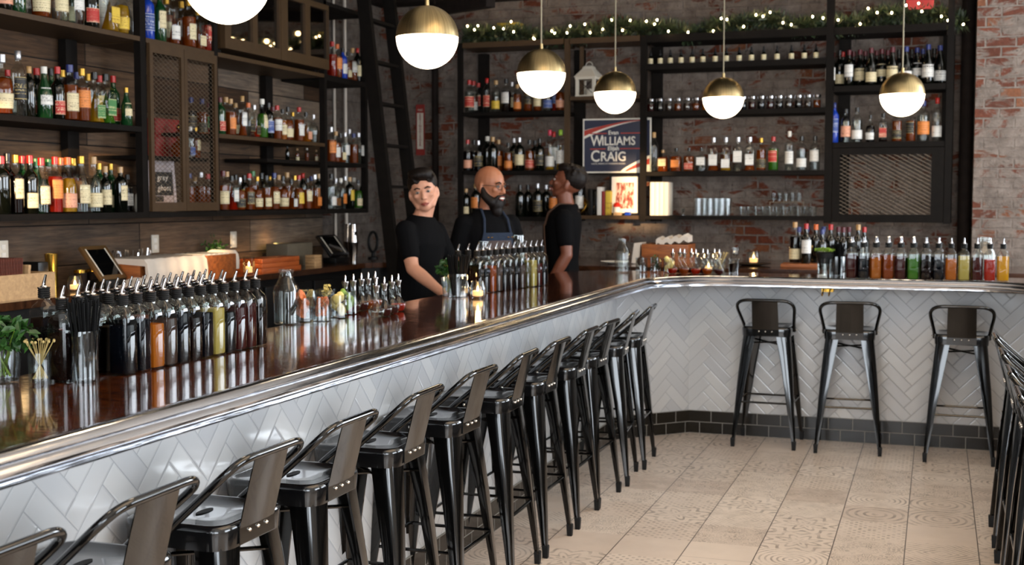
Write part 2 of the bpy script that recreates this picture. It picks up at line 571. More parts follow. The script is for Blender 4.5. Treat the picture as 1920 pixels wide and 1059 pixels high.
M['pred'] = plain('poster_red', 'a83528', 0.4)
M['pwhite'] = plain('poster_white', 'e2ddd2', 0.4)
M['chalk'] = plain('chalkboard', '17181a', 0.7)
M['whitewash_frame'] = plain('lavender_white_frame', 'aca4a8', 0.6)
M['skin_a'] = plain('light_skin', 'c08a70', 0.5, var=0.06, scale=12)
M['skin_b'] = plain('tan_skin', '9c6448', 0.48, var=0.06, scale=12)
M['skin_c'] = plain('brown_skin', '6f3f2c', 0.48, var=0.06, scale=12)
M['hair_dark'] = plain('dark_hair', '120b08', 0.55, var=0.4, scale=90)
M['tee'] = plain('black_cotton', '08080a', 0.85)
M['trousers'] = plain('dark_trousers', '0c0d10', 0.9)
M['denim'] = plain('dark_denim', '262e3d', 0.85, var=0.15, scale=60)
M['leather'] = plain('brown_leather', '3a2620', 0.6, var=0.15, scale=15)
M['apron_brown'] = plain('brown_canvas', '3c2413', 0.85, var=0.12, scale=20)
M['eye_white'] = plain('eye_white', '8f8680', 0.3)
M['eye_dark'] = plain('iris', '120a06', 0.2)
M['lip'] = plain('lip', '8a4438', 0.5)
M['teeth'] = plain('teeth', 'e0dcd2', 0.3)
M['ribbon'] = plain('red_ribbon', '8a0f14', 0.6)
M['mesh_wire'] = plain('mesh_wire_steel', '6a5c4c', 0.45, 0.4)
M['cabinet_black'] = plain('black_cabinet_front', '0e0d0d', 0.4, var=0.2)
M['letter_red'] = plain('sign_red', '8a2a24', 0.5)
M['iron'] = plain('dark_rusted_iron', '1d1613', 0.8, var=0.3)


for k_, v_ in (('tee', .08), ('trousers', .1), ('steel', .12), ('iron', .15), ('brick_back', .12), ('brick_left', .1), ('planks', .25), ('hair_dark', .2), ('denim', .15), ('cabinet_black', .25), ('black_plastic', .3), ('ceiling_shade', .1), ('straw', .1), ('rubber', .3)):
    M[k_].node_tree.nodes['Principled BSDF'].inputs['Specular IOR Level'].default_value = v_


# ------------------------------------------------------------------ mesh building
class MB:
    def __init__(s):
        s.v, s.f = [], []

    def add(s, vs, fs, mat=None):
        o = len(s.v)
        s.v += [tuple(mat @ Vector(p)) if mat else tuple(p) for p in vs]
        s.f += [tuple(i + o for i in f) for f in fs]
        return s

    def box(s, x0, x1, y0, y1, z0, z1, mat=None):
        vs = [(x, y, z) for x in (x0, x1) for y in (y0, y1) for z in (z0, z1)]
        return s.add(vs, [(0, 1, 3, 2), (4, 6, 7, 5), (0, 4, 5, 1), (2, 3, 7, 6), (0, 2, 6, 4), (1, 5, 7, 3)], mat)

    def bbox(s, x0, x1, y0, y1, z0, z1, b=0.004, mat=None):
        """box with bevelled edges"""
        bm = bmesh.new()
        bmesh.ops.create_cube(bm, size=1)
        for v in bm.verts:
            v.co = Vector(((x0 + x1) / 2 + v.co.x * (x1 - x0), (y0 + y1) / 2 + v.co.y * (y1 - y0), (z0 + z1) / 2 + v.co.z * (z1 - z0)))
        bmesh.ops.bevel(bm, geom=bm.edges[:], offset=b, segments=2, affect='EDGES', profile=0.6)
        bm.verts.index_update()
        s.add([v.co[:] for v in bm.verts], [[v.index for v in f.verts] for f in bm.faces], mat)
        bm.free()
        return s

    def lathe(s, prof, seg=16, mat=None, sq=0.0, a0=0.0, a1=2 * pi):
        """profile of (r, z); sq>0 squares the section off"""
        full = abs(a1 - a0 - 2 * pi) < 1e-6
        n = seg if full else seg + 1
        vs, fs = [], []
        for r, z in prof:
            for i in range(n):
                a = a0 + (a1 - a0) * i / seg
                c, sn = cos(a), sin(a)
                if sq:
                    k = (abs(c) ** sq + abs(sn) ** sq) ** (-1 / sq)
                else:
                    k = 1
                vs.append((r * k * c, r * k * sn, z))
        for j in range(len(prof) - 1):
            for i in range(seg):
                i2 = (i + 1) % n if full else i + 1
                a, b = j * n + i, j * n + i2
                fs.append((a, b, b + n, a + n))
        return s.add(vs, fs, mat)

    def tube(s, pts, r, seg=8, mat=None, closed=False, cap=True):
        pts = [Vector(p) for p in pts]
        n = len(pts)
        rs = r if isinstance(r, (list, tuple)) else [r] * n
        vs, fs = [], []
        prev = None
        for i, p in enumerate(pts):
            if closed:
                d = pts[(i + 1) % n] - pts[i - 1]
            else:
                d = pts[min(i + 1, n - 1)] - pts[max(i - 1, 0)]
            d.normalize()
            if prev is None:
                ref = Vector((0, 0, 1)) if abs(d.z) < 0.9 else Vector((1, 0, 0))
                u = d.cross(ref).normalized()
            else:
                u = (prev - d * prev.dot(d)).normalized()
            prev = u
            w = d.cross(u)
            for k in range(seg):
                a = 2 * pi * k / seg
                vs.append(p + (u * cos(a) + w * sin(a)) * rs[i])
        m = n if closed else n - 1
        for i in range(m):
            for k in range(seg):
                a, b = i * seg + k, i * seg + (k + 1) % seg
                c, d_ = ((i + 1) % n) * seg + (k + 1) % seg, ((i + 1) % n) * seg + k
                fs.append((a, b, c, d_))
        if cap and not closed:
            fs.append(tuple(range(seg))[::-1])
            fs.append(tuple(range((n - 1) * seg, n * seg)))
        return s.add(vs, fs, mat)

    def prism(s, poly, z0, z1, mat=None):
        n = len(poly)
        vs = [(x, y, z0) for x, y in poly] + [(x, y, z1) for x, y in poly]
        fs = [tuple(range(n))[::-1], tuple(range(n, 2 * n))]
        fs += [(i, (i + 1) % n, (i + 1) % n + n, i + n) for i in range(n)]
        return s.add(vs, fs, mat)

    def loft(s, rings, cap=True, mat=None):
        n = len(rings[0])
        vs = [p for r in rings for p in r]
        fs = []
        for j in range(len(rings) - 1):
            for i in range(n):
                a, b = j * n + i, j * n + (i + 1) % n
                fs.append((a, b, b + n, a + n))
        if cap:
            fs.append(tuple(range(n))[::-1])
            fs.append(tuple(range((len(rings) - 1) * n, len(rings) * n)))
        return s.add(vs, fs, mat)

    def sphere(s, c, r, seg=12, rings=8, sc=(1, 1, 1), mat=None):
        vs, fs = [], []
        for j in range(rings + 1):
            th = pi * j / rings
            for i in range(seg):
                a = 2 * pi * i / seg
                vs.append((c[0] + r * sc[0] * sin(th) * cos(a), c[1] + r * sc[1] * sin(th) * sin(a), c[2] + r * sc[2] * cos(th)))
        for j in range(rings):
            for i in range(seg):
                a, b = j * seg + i, j * seg + (i + 1) % seg
                fs.append((a, a + seg, b + seg, b))
        return s.add(vs, fs, mat)

    def mesh(s, name, smooth=True, angle=40):
        me = bpy.data.meshes.new(name)
        me.from_pydata(s.v, [], s.f)
        bm = bmesh.new()
        bm.from_mesh(me)
        bmesh.ops.remove_doubles(bm, verts=bm.verts[:], dist=1e-6)
        bmesh.ops.dissolve_degenerate(bm, dist=1e-7, edges=bm.edges[:])
        bmesh.ops.recalc_face_normals(bm, faces=bm.faces[:])
        if smooth:
            for f in bm.faces:
                f.smooth = True
            ca = radians(angle)
            for e in bm.edges:
                if len(e.link_faces) == 2 and e.calc_face_angle(0) > ca:
                    e.smooth = False
        bm.to_mesh(me)
        bm.free()
        return me

    def build(s, name, mat, parent=None, smooth=True, loc=None, rot=None, angle=40):
        me = s.mesh(name, smooth, angle)
        me.materials.append(mat)
        return link(name, me, parent, loc, rot)


def link(name, me, parent=None, loc=None, rot=None, mat=None):
    o = bpy.data.objects.new(name, me)
    COL.objects.link(o)
    if parent:
        o.parent = parent
    if loc is not None:
        o.location = loc
    if rot is not None:
        o.rotation_euler = rot
    if mat is not None:
        o.material_slots[0].link = 'OBJECT'
        o.material_slots[0].material = mat
    return o


def tag(o, label, cat, group=None, kind=None):
    o['label'] = label
    o['category'] = cat
    if group:
        o['group'] = group
    if kind:
        o['kind'] = kind
    return o


def thing(name, label, cat, loc=(0, 0, 0), rz=0.0, group=None):
    o = bpy.data.objects.new(name, None)
    o.empty_display_size = 0.1
    COL.objects.link(o)
    o.location = loc
    o.rotation_euler = (0, 0, rz)
    return tag(o, label, cat, group)


def struct(o):
    o['kind'] = 'structure'
    return o


def dup(root, loc, rz, label=None, group=None, scale=None):
    r = root.copy()
    COL.objects.link(r)
    r.location = loc
    r.rotation_euler = (0, 0, rz)
    if scale is not None:
        r.scale = scale
    if label:
        r['label'] = label
    if group:
        r['group'] = group
    for ch in list(root.children):
        c = ch.copy()
        COL.objects.link(c)
        c.parent = r
        for g in list(ch.children):
            d = g.copy()
            COL.objects.link(d)
            d.parent = c
    return r


ORD = ['leftmost', 'second', 'third', 'fourth', 'fifth', 'sixth', 'seventh', 'eighth', 'ninth', 'tenth', 'eleventh', 'twelfth',
       'thirteenth', 'fourteenth', 'fifteenth', 'sixteenth', 'seventeenth', 'eighteenth', 'nineteenth', 'twentieth',
       'twenty-first', 'twenty-second', 'twenty-third', 'twenty-fourth', 'twenty-fifth', 'twenty-sixth', 'twenty-seventh',
       'twenty-eighth', 'twenty-ninth', 'thirtieth', 'thirty-first', 'thirty-second', 'thirty-third', 'thirty-fourth']


def ordl(i, n):
    if i == 0:
        return 'leftmost'
    if i == n - 1:
        return 'rightmost'
    return ORD[i] + ' from left'


def text_mesh(s, size, name, mat, parent, loc, rot, extrude=0.001, align='CENTER', bold=0.0, sx=1.0, spacing=1.0, shear=0.0):
    cu = bpy.data.curves.new(name, 'FONT')
    cu.body = s
    cu.size = size
    cu.extrude = extrude
    cu.align_x = align
    cu.align_y = 'CENTER'
    cu.offset = bold
    cu.space_character = spacing
    cu.shear = shear
    cu.resolution_u = 3
    o = bpy.data.objects.new(name, cu)
    COL.objects.link(o)
    dg = bpy.context.evaluated_depsgraph_get()
    me = bpy.data.meshes.new_from_object(o.evaluated_get(dg))
    COL.objects.unlink(o)
    bpy.data.objects.remove(o)
    me.name = name
    me.materials.clear()
    me.materials.append(mat)
    r = link(name, me, parent, loc, rot)
    r.scale = (sx, 1, 1)
    return r

# ================================================================== THE ROOM
XL, YB, ZC = -4.80, 10.42, 3.75
struct(MB().box(XL, 3.6, -3.0, YB, -0.05, 0).build('floor', M['floor'], smooth=False))
struct(MB().box(XL - .1, 3.7, -3.1, YB + .1, ZC, ZC + .1).build('ceiling', M['ceiling'], smooth=False))
struct(MB().box(XL, .35, 8.0, YB, ZC - .06, ZC - .002).box(XL, -3.0, 2.5, 8.0, ZC - .06, ZC - .002).build('ceiling', M['ceiling_shade'], smooth=False))  # dark slab added under the back ceiling to keep that region in shade
struct(MB().box(XL - .1, XL, -3.0, 9.25, 0, ZC).build('wall_left', M['planks'], smooth=False))
struct(MB().box(XL - .1, XL + .003, 9.25, YB, 0, ZC).build('wall_left', M['brick_left'], smooth=False))
struct(MB().box(XL - .1, 3.7, YB, YB + .1, 0, ZC).build('wall_back', M['brick_back'], smooth=False))
pierx = at(1826, 300, Y=10.05).x
struct(MB().box(pierx, 1.35, 10.05, YB, 0, ZC).box(3.35, 3.6, 10.05, YB, 0, ZC).box(1.35, 3.35, 10.05, YB, 0, .85).box(1.35, 3.35, 10.05, YB, 3.45, ZC).build('wall_back', M['brick_pier'], smooth=False))
# right wall with two window openings, front wall with shop windows
struct(MB().box(3.5, 3.6, -3, 1.6, 0, ZC).box(3.5, 3.6, 4.8, 6.4, 0, ZC).box(3.5, 3.6, 9.6, 10.05, 0, ZC)
       .box(3.5, 3.6, 1.6, 4.8, 0, .9).box(3.5, 3.6, 1.6, 4.8, 2.9, ZC).box(3.5, 3.6, 6.4, 9.6, 0, .9).box(3.5, 3.6, 6.4, 9.6, 2.9, ZC)
       .build('wall_right', M['plaster'], smooth=False))
struct(MB().box(XL, -3.1, -3.1, -3, 0, ZC).box(-.2, .2, -3.1, -3, 0, ZC).box(3.0, 3.6, -3.1, -3, 0, ZC)
       .box(-3.1, 3.0, -3.1, -3, 0, .5).box(-3.1, -.2, -3.1, -3, 3.0, ZC).box(.2, 3.0, -3.1, -3, 3.45, ZC)
       .build('wall_front', M['plaster'], smooth=False))
for i, (a, b, z1) in enumerate(((-3.1, -.2, 3.0), (.2, 3.0, 3.45))):
    m = MB().box(a, a + .06, -3.08, -3.0, .5, z1).box(b - .06, b, -3.08, -3.0, .5, z1).box(a, b, -3.08, -3.0, .5, .56).box(a, b, -3.08, -3.0, z1 - .06, z1)
    struct(m.build('window_%d' % (i + 1), M['iron'], smooth=False))
m = MB()
for k in range(3):
    x = 1.35 + 1.95 * k / 2
    m.box(x, x + .05, 10.06, 10.12, .85, 3.45)
struct(m.box(1.35, 3.35, 10.06, 10.12, .85, .9).box(1.35, 3.35, 10.06, 10.12, 3.4, 3.45).build('window_5', M['iron'], smooth=False))
# unseen wall added to mask the low sun, with gaps aimed at chosen spots
holes = []
sd = Vector((-0.355, 0.93, -0.105))
for P, w, h in ((Vector((-2.17, 10.2, 1.75)), .72, .82), (Vector((-4.5, 5.45, 1.92)), .36, .95), (Vector((-4.5, 7.85, 1.80)), .17, .62), (Vector((-4.25, 6.80, 1.22)), .42, .34)):
    q = P - sd * ((P.y + 6) / sd.y)
    holes.append((q.x - w / 2, q.x + w / 2, q.z - h / 2, q.z + h / 2))
holes.sort()
m = MB()
x = -9
for x0, x1, z0, z1 in holes:
    m.box(x, x0, -6.2, -6, 0, 9).box(x0, x1, -6.2, -6, 0, z0).box(x0, x1, -6.2, -6, z1, 9)
    x = x1
m.box(x, 12, -6.2, -6, 0, 9)
struct(m.build('wall_sun_mask', M['plaster'], smooth=False))
for i, (a, b) in enumerate(((1.6, 4.8), (6.4, 9.6))):
    m = MB()
    for k in range(4):
        y = a + (b - a - .05) * k / 3
        m.box(3.5, 3.56, y, y + .05, .9, 2.9)
    m.box(3.5, 3.56, a, b, .9, .95).box(3.5, 3.56, a, b, 2.85, 2.9)
    struct(m.build('window_%d' % (i + 3), M['iron'], smooth=False))
# ceiling timbers and a dark upright tube beside the pier
struct(MB().box(XL, .4, YB - .26, YB, 3.28, 3.46).build('trim_1', M['iron'], smooth=False))
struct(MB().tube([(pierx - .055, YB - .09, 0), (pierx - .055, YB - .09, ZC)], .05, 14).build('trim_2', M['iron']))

# ================================================================== THE BAR
ZB = 1.065
LX, RY = -1.95, 8.23        # faces of the tiled fronts
RX = 0.95                   # tiled face of the right-hand return
bar = thing('bar_counter', 'long U-shaped bar with dark lacquered wood top, metal rail and white herringbone tile front', 'bar', (LX, RY, 0))


def wall_panel(name, p0, p1, z0, z1, off, mat, parent, th=.03):
    """upright panel from p0 to p1 whose tiled face looks to the left of the direction p0->p1 ... built in its own XZ plane"""
    d = Vector((p1[0] - p0[0], p1[1] - p0[1], 0))
    L = d.length
    a = atan2(d.y, d.x)
    m = MB().box(0, L, -off, th, z0, z1)
    o = m.build(name, mat, parent, smooth=False)
    o.location = Vector((p0[0], p0[1], 0)) - parent.location
    o.rotation_euler = (0, 0, a)
    return o


# face on the local -y side: walk the room side with the room on the right hand
pts = [(LX, 0.2), (LX, RY - .40), (LX + .40, RY), (RX - .40, RY), (RX, RY - .40), (RX, 3.0)]
for a, b in zip(pts, pts[1:]):
    wall_panel('tiled_front', a, b, .15, 1.03, 0, M['herring'], bar)
    wall_panel('tiled_plinth', a, b, 0, .152, .010, M['plinth'], bar)
OX, OY, C1 = -1.69, 7.84, .20      # wood edge along the rail
RXO = .69
top = [(OX, .2), (OX, OY - C1), (OX + C1, OY), (RXO - C1, OY), (RXO, OY - C1), (RXO, 3.0),
       (RXO + .75, 3.0), (RXO + .75, 8.2), (RXO + .50, 8.45), (-2.18, 8.45), (-2.43, 8.20), (-2.43, .2)]
bl = bar.location
MB().prism([(x - bl.x, y - bl.y) for x, y in top], 1.015, ZB).build('bar_top', M['bartop'], bar, smooth=False)
# carcass behind the tiles
car = [(LX - .03, .2), (LX - .03, RY - .38), (LX + .38, RY + .03), (RX - .38, RY + .03), (RX + .03, RY - .38), (RX + .03, 3.0),
       (RX + .3, 3.0), (RX + .3, 8.28), (RX + .2, 8.38), (-2.12, 8.38), (-2.3, 8.2), (-2.3, .2)]
MB().prism([(x - bl.x, y - bl.y) for x, y in car], 0.0, 1.014).build('bar_carcass', M['cabinet_black'], bar, smooth=False)
# moulded metal rail: profile (outward, height) swept along the wood edge
prof = [(-.035, 1.066), (-.030, 1.072), (-.012, 1.079), (.008, 1.079), (.022, 1.072), (.028, 1.064), (.026, 1.057), (.036, 1.052),
        (.042, 1.044), (.040, 1.036), (.033, 1.031), (.040, 1.027), (.041, 1.020), (.034, 1.014), (.0, 1.013), (-.035, 1.02)]


def arc(cx, cy, r, a0, a1, n=7):
    return [(cx + r * cos(radians(a0 + (a1 - a0) * i / n)), cy + r * sin(radians(a0 + (a1 - a0) * i / n))) for i in range(n + 1)]


path = [(OX, .2), (OX, 3.0)] + arc(OX + .5, OY - .5, .5, 180, 90, 10) + arc(RXO - .5, OY - .5, .5, 90, 0, 10) + [(RXO, 3.0)]
rings = []
for i, p in enumerate(path):
    a = Vector(path[max(i - 1, 0)])
    b = Vector(path[min(i + 1, len(path) - 1)])
    d = (b - a).normalized()
    nrm = Vector((d.y, -d.x))   # to the room side
    rings.append([(p[0] + nrm.x * o - bl.x, p[1] + nrm.y * o - bl.y, z) for o, z in prof])
MB().loft(rings).build('bar_rail', M['rail'], bar, angle=50)
m = MB()
for x in (-.655, -.615):
    m.tube([(x - bl.x, OY + .12 - bl.y, 1.018), (x - bl.x, OY + .03 - bl.y, 1.0), (x - bl.x, OY + .0 - bl.y, .975), (x - bl.x, OY - .045 - bl.y, .972), (x - bl.x, OY - .06 - bl.y, .992)], .004, 6)
m.box(-.67 - bl.x, -.60 - bl.x, OY + .1 - bl.y, OY + .2 - bl.y, .985, 1.014)
m.build('bag_hook', M['gold'], bar)

# under-bar gear on the bartenders' side: ice well and speed rack fronts
m = MB().bbox(-2.66, -2.31, 4.6, 5.9, .0, .86, .01)
tag(m.build('ice_well', M['iron']), 'dark steel ice well standing behind the long bar below its top', 'ice well')


# ================================================================== STOOLS
def make_stool():
    t = thing('bar_stool', '', 'bar stool')
    # seat: pressed square pan with rounded corners and a rolled skirt
    def rr(h, r, z, n=5):
        out = []
        for sx, sy, a0 in ((1, 1, 0), (-1, 1, 90), (-1, -1, 180), (1, -1, 270)):
            for i in range(n + 1):
                a = radians(a0 + 90 * i / n)
                out.append((sx * (h - r) + r * cos(a), sy * (h - r) + r * sin(a), z))
        return out
    m = MB().loft([rr(.151, .05, .700), rr(.1535, .05, .745), rr(.151, .048, .757), rr(.143, .045, .762), rr(.134, .04, .761), rr(.128, .04, .757), rr(.05, .03, .755)])
    m.build('seat', M['seat_black'], t, angle=60)
    # grip slot in the middle of the seat
    s_ = MB().loft([[(x * .036, y * .012, z) for x, y in [(cos(2 * pi * i / 16) * 1.0, sin(2 * pi * i / 16)) for i in range(16)]] for z in (.7555, .7575)])
    s_.build('seat_slot', M['rubber'], t)

    def leg(sx, sy):
        rings = []
        for k, (z, q, w) in enumerate(((.735, .142, .082), (.70, .1455, .080), (.45, .170, .058), (.20, .188, .036), (.045, .1985, .023))):
            c = .35 * w
            th = .007
            outer = [(0, w), (0, c), (c * .3, c * .3), (c, 0), (w, 0)]
            inner = [(w, th), (c + th * .6, th), (c * .3 + th, c * .3 + th), (th, c + th * .6), (th, w)]
            rings.append([(sx * (q - x), sy * (q - y), z) for x, y in outer + inner])
        return MB().loft(rings)
    for sx in (-1, 1):
        for sy in (-1, 1):
            l = leg(sx, sy).build('leg', M['black_gloss'], t, angle=50)
            f = MB().loft([[(sx * .190 + a * (w) * .5, sy * .190 + b * w * .5, z) for a, b in ((-1, -1), (1, -1), (1, 1), (-1, 1))] for z, w in ((0, .022), (.05, .027), (.056, .024))])
            f.build('foot_cap', M['rubber'], l)
    # foot rails all round and two crossed braces under the seat
    zr, q = .285, .172
    for a, b in (((-q, -q, zr), (q, -q, zr)), ((-q, q, zr), (q, q, zr)), ((-q, -q, zr + .0), (-q, q, zr)), ((q, -q, zr), (q, q, zr))):
        MB().tube([a, b], .0065, 8).build('foot_rail', M['black_gloss'], t)
    m = MB().tube([(-.14, -.14, .655), (.14, .14, .645)], .006, 6).tube([(-.14, .14, .66), (.14, -.14, .64)], .006, 6)
    m.build('cross_brace', M['black_gloss'], t)
    # hoop of tube from the seat sides up over the back
    H = [(-.157, .02, .725), (-.158, -.02, .765), (-.167, -.085, .82), (-.176, -.145, .872), (-.172, -.178, .902), (-.150, -.196, .922), (-.115, -.204, .931), (-.06, -.205, .932)]
    hoop = H + [(-x, y, z) for x, y, z in H[::-1]]
    # subdivide with catmull-rom
    P = [Vector(p) for p in hoop]
    Q = []
    for i in range(len(P) - 1):
        p0, p1, p2, p3 = P[max(i - 1, 0)], P[i], P[i + 1], P[min(i + 2, len(P) - 1)]
        for k in range(4):
            u = k / 4
            Q.append(.5 * ((2 * p1) + (-p0 + p2) * u + (2 * p0 - 5 * p1 + 4 * p2 - p3) * u * u + (-p0 + 3 * p1 - 3 * p2 + p3) * u ** 3))
    Q.append(P[-1])
    MB().tube(Q, .0105, 10).build('back_hoop', M['black_gloss'], t)
    # splat, slightly dished, and its riveted foot
    rows = []
    for z, y, w in ((.745, -.1565, .082), (.80, -.170, .082), (.87, -.188, .081), (.925, -.203, .080)):
        rows.append([(-w, y, z), (-w * .5, y - .004, z), (0, y - .006, z), (w * .5, y - .004, z), (w, y, z),
                     (w, y + .003, z), (w * .5, y - .001, z), (0, y - .003, z), (-w * .5, y - .001, z), (-w, y + .003, z)])
    MB().loft(rows).build('back_splat', M['black_gloss'], t, angle=50)
    MB().loft([[(-.083, -.157, z), (.083, -.157, z), (.083, -.1545, z), (-.083, -.1545, z)] for z in (.705, .752)]).build('back_bracket', M['black_gloss'], t, smooth=False)
    rv = MB().sphere((0, 0, 0), .0057, 8, 5).mesh('rivet')
    rv.materials.append(M['rivet'])
    for p in ((-.04, -.158, .733), (0, -.158, .733), (.04, -.158, .733), (-.168, .018, .735), (.168, .018, .735)):
        link('rivet', rv, t, loc=p)
    return t


stool = make_stool()
ys = [7.17, 6.72, 6.22, 5.80, 5.30, 4.82, 4.29, 3.75, 3.22, 2.75, 2.26, 1.80]
rots = [4, 6, -2, 1, 0, 2, -1, 1, 0, -1, 1, 0]
G1 = 'bar stools along the long left run of the bar'
for i, y in enumerate(ys):
    n = len(ys) - 1 - i
    if i == 0:
        lab = 'black metal low-back bar stool, farthest from camera in the long left row'
    elif n == 0:
        lab = 'black metal low-back bar stool, nearest to camera in the long left row'
    else:
        lab = 'black metal low-back bar stool, %s counting away from camera in the left row' % ORD[n]
    loc = (-1.775, y, 0)
    rz = radians(90 + rots[i])
    if i == 0:
        stool.location = loc
        stool.rotation_euler = (0, 0, rz)
        stool['label'], stool['group'] = lab, G1
    else:
        dup(stool, loc, rz, lab, G1)
G2 = 'bar stools along the far cross run of the bar'
for x, y, r, lab in ((-1.0, 8.03, -1.5, 'black metal bar stool seen from behind, leftmost of three by the far white tile front'),
                     (-.50, 8.00, 3, 'black metal bar stool seen from behind, middle of three by the far white tile front'),
                     (.155, 7.92, -1.5, 'black metal bar stool seen from behind, rightmost of three by the far white tile front')):
    dup(stool, (x, y, 0), radians(r), lab, G2)
G3 = 'bar stools overlapping at the right edge of the photo'
ry = [6.10, 5.47, 4.90, 4.33, 3.90, 3.45]
for i, y in enumerate(ry):
    lab = 'black metal bar stool at right edge, %s' % ('farthest back of that overlapping row' if i == 0 else 'nearest to camera of that overlapping row' if i == len(ry) - 1 else ORD[i] + ' from the back of that overlapping row')
    dup(stool, (.465, y, 0), radians(-90), lab, G3)


# ================================================================== PENDANT GLOBES
def make_globe():
    t = thing('pendant_lamp', '', 'pendant lamp')
    R = .15
    up = [(R * cos(a), R * sin(a)) for a in [pi / 2 * i / 12 for i in range(13)]]
    low = [(R * .992 * cos(a), -R * .992 * sin(a)) for a in [pi / 2 * i / 12 for i in range(13)]]
    MB().lathe(up + [(0, R - .002)], 32).build('brass_cap', M['brass'], t)
    g = MB().lathe([(0, -.001)] + low, 32).build('opal_shade', M['globe'], t)
    MB().lathe([(0, R + .03), (.010, R + .03), (.011, R + .0), (.016, R - .003)], 14).build('cord_grip', M['brass'], t)
    MB().lathe([(.0045, R + .02), (.0045, 1.32)], 8).build('cord', M['cord'], t)
    MB().lathe([(.05, 1.32), (.05, 1.305), (.006, 1.30)], 16).build('ceiling_cup', M['brass'], t)
    return t


globe = make_globe()
gl = [((-2.33, 3.80, 2.31), 'brass and white globe pendant cropped by the photo top, above the upper left bottles'),
      ((-2.32, 5.56, 2.329), 'brass and white globe pendant beside the ladder, largest of the five whole ones'),
      ((-2.31, 7.34, 2.326), 'brass and white globe pendant hanging in front of the left back shelves'),
      ((-2.20, 8.75, 2.32), 'brass and white globe pendant hanging above the navy campaign-style poster'),
      ((-1.50, 9.2, 2.298), 'brass and white globe pendant in front of the row of small jars'),
      ((-.245, 9.0, 2.273), 'rightmost brass and white globe pendant, in front of the wine shelf')]
GG = 'half brass half white globe pendants'
for i, (p, lab) in enumerate(gl):
    z = p[2]
    if i == 0:
        globe.location = p
        globe['label'], globe['group'] = lab, GG
        g = globe
    else:
        g = dup(globe, p, 0.3 * i, lab, GG)
    # cord and cup reach the ceiling at any hanging height
for x, y, lab in ((-2.33, 2.0, 'brass and white globe pendant over the near end of the long bar, beyond the photo'),
                  (1.1, 7.3, 'brass and white globe pendant over the right return, farthest of its three'),
                  (1.1, 5.6, 'brass and white globe pendant over the right return, middle of its three'),
                  (1.1, 3.9, 'brass and white globe pendant over the right return, nearest of its three')):
    dup(globe, (x, y, 2.32), 0, lab, GG)

# ================================================================== BOTTLES
PROF = {
    'p': [(0, .012), (.95, 0), (1, .02), (1, .60), (.93, .65), (.55, .69), (.36, .71), (.26, .74), (.26, .97), (.30, .98), (.30, .995), (0, 1)],
    'w': [(0, .012), (.90, 0), (1, .018), (1, .60), (.93, .655), (.70, .70), (.46, .745), (.37, .79), (.36, .96), (.38, .97), (.38, .995), (0, 1)],
    'u': [(0, .012), (.92, 0), (1, .018), (1, .45), (.94, .53), (.76, .62), (.52, .71), (.38, .79), (.34, .96), (.37, .97), (.37, .995), (0, 1)],
    's': [(0, .012), (.92, 0), (1, .018), (1, .64), (.96, .69), (.74, .745), (.44, .78), (.36, .81), (.35, .97), (.38, .98), (.38, .995), (0, 1)],
    't': [(0, .012), (.90, 0), (.97, .016), (1, .66), (.93, .71), (.62, .77), (.42, .82), (.36, .86), (.35, .995), (0, 1)],
    'd': [(0, .012), (.80, 0), (.90, .02), (1, .40), (1, .50), (.86, .60), (.55, .67), (.32, .73), (.28, .80), (.28, .97), (.33, .98), (.33, .995), (0, 1)],
    'q': [(0, .012), (.95, 0), (1, .015), (1, .66), (.95, .70), (.62, .735), (.40, .76), (.34, .79), (.34, .97), (.37, .98), (.37, .995), (0, 1)],
    'a': [(0, .012), (.80, 0), (.92, .02), (.96, .55), (1, .62), (.92, .69), (.55, .74), (.40, .77), (.36, .82), (.36, .97), (.38, .98), (.38, .995), (0, 1)],
}
RAD = {'w': .128, 'u': .148, 's': .148, 't': .115, 'd': .170, 'q': .155, 'a': .135, 'p': .225}      # radius as a share of the height
FORM = {'p': 'squat square', 'w': 'wine', 'u': 'sloping', 's': 'spirit', 't': 'slim', 'd': 'round decanter', 'q': 'square', 'a': 'tapered'}
GLASSN = {'d': 'dark', 'G': 'green', 'a': 'amber', 'c': 'clear', 'B': 'blue', 'y': 'yellow', 'R': 'red', 'r': 'reddish', 'W': 'white', 'o': 'orange', 'g': 'pale green', 'k': 'brown'}
BODY = {'d': 'winebody', 'G': 'greenbody', 'B': 'bluebody', 'R': 'redbody', 'W': 'whitebody'}
LIQ = {'a': 'l_amber', 'c': 'l_clear', 'y': 'l_yellow', 'r': 'l_red', 'o': 'l_orange', 'g': 'l_green', 'k': 'l_dark'}
BM = {}


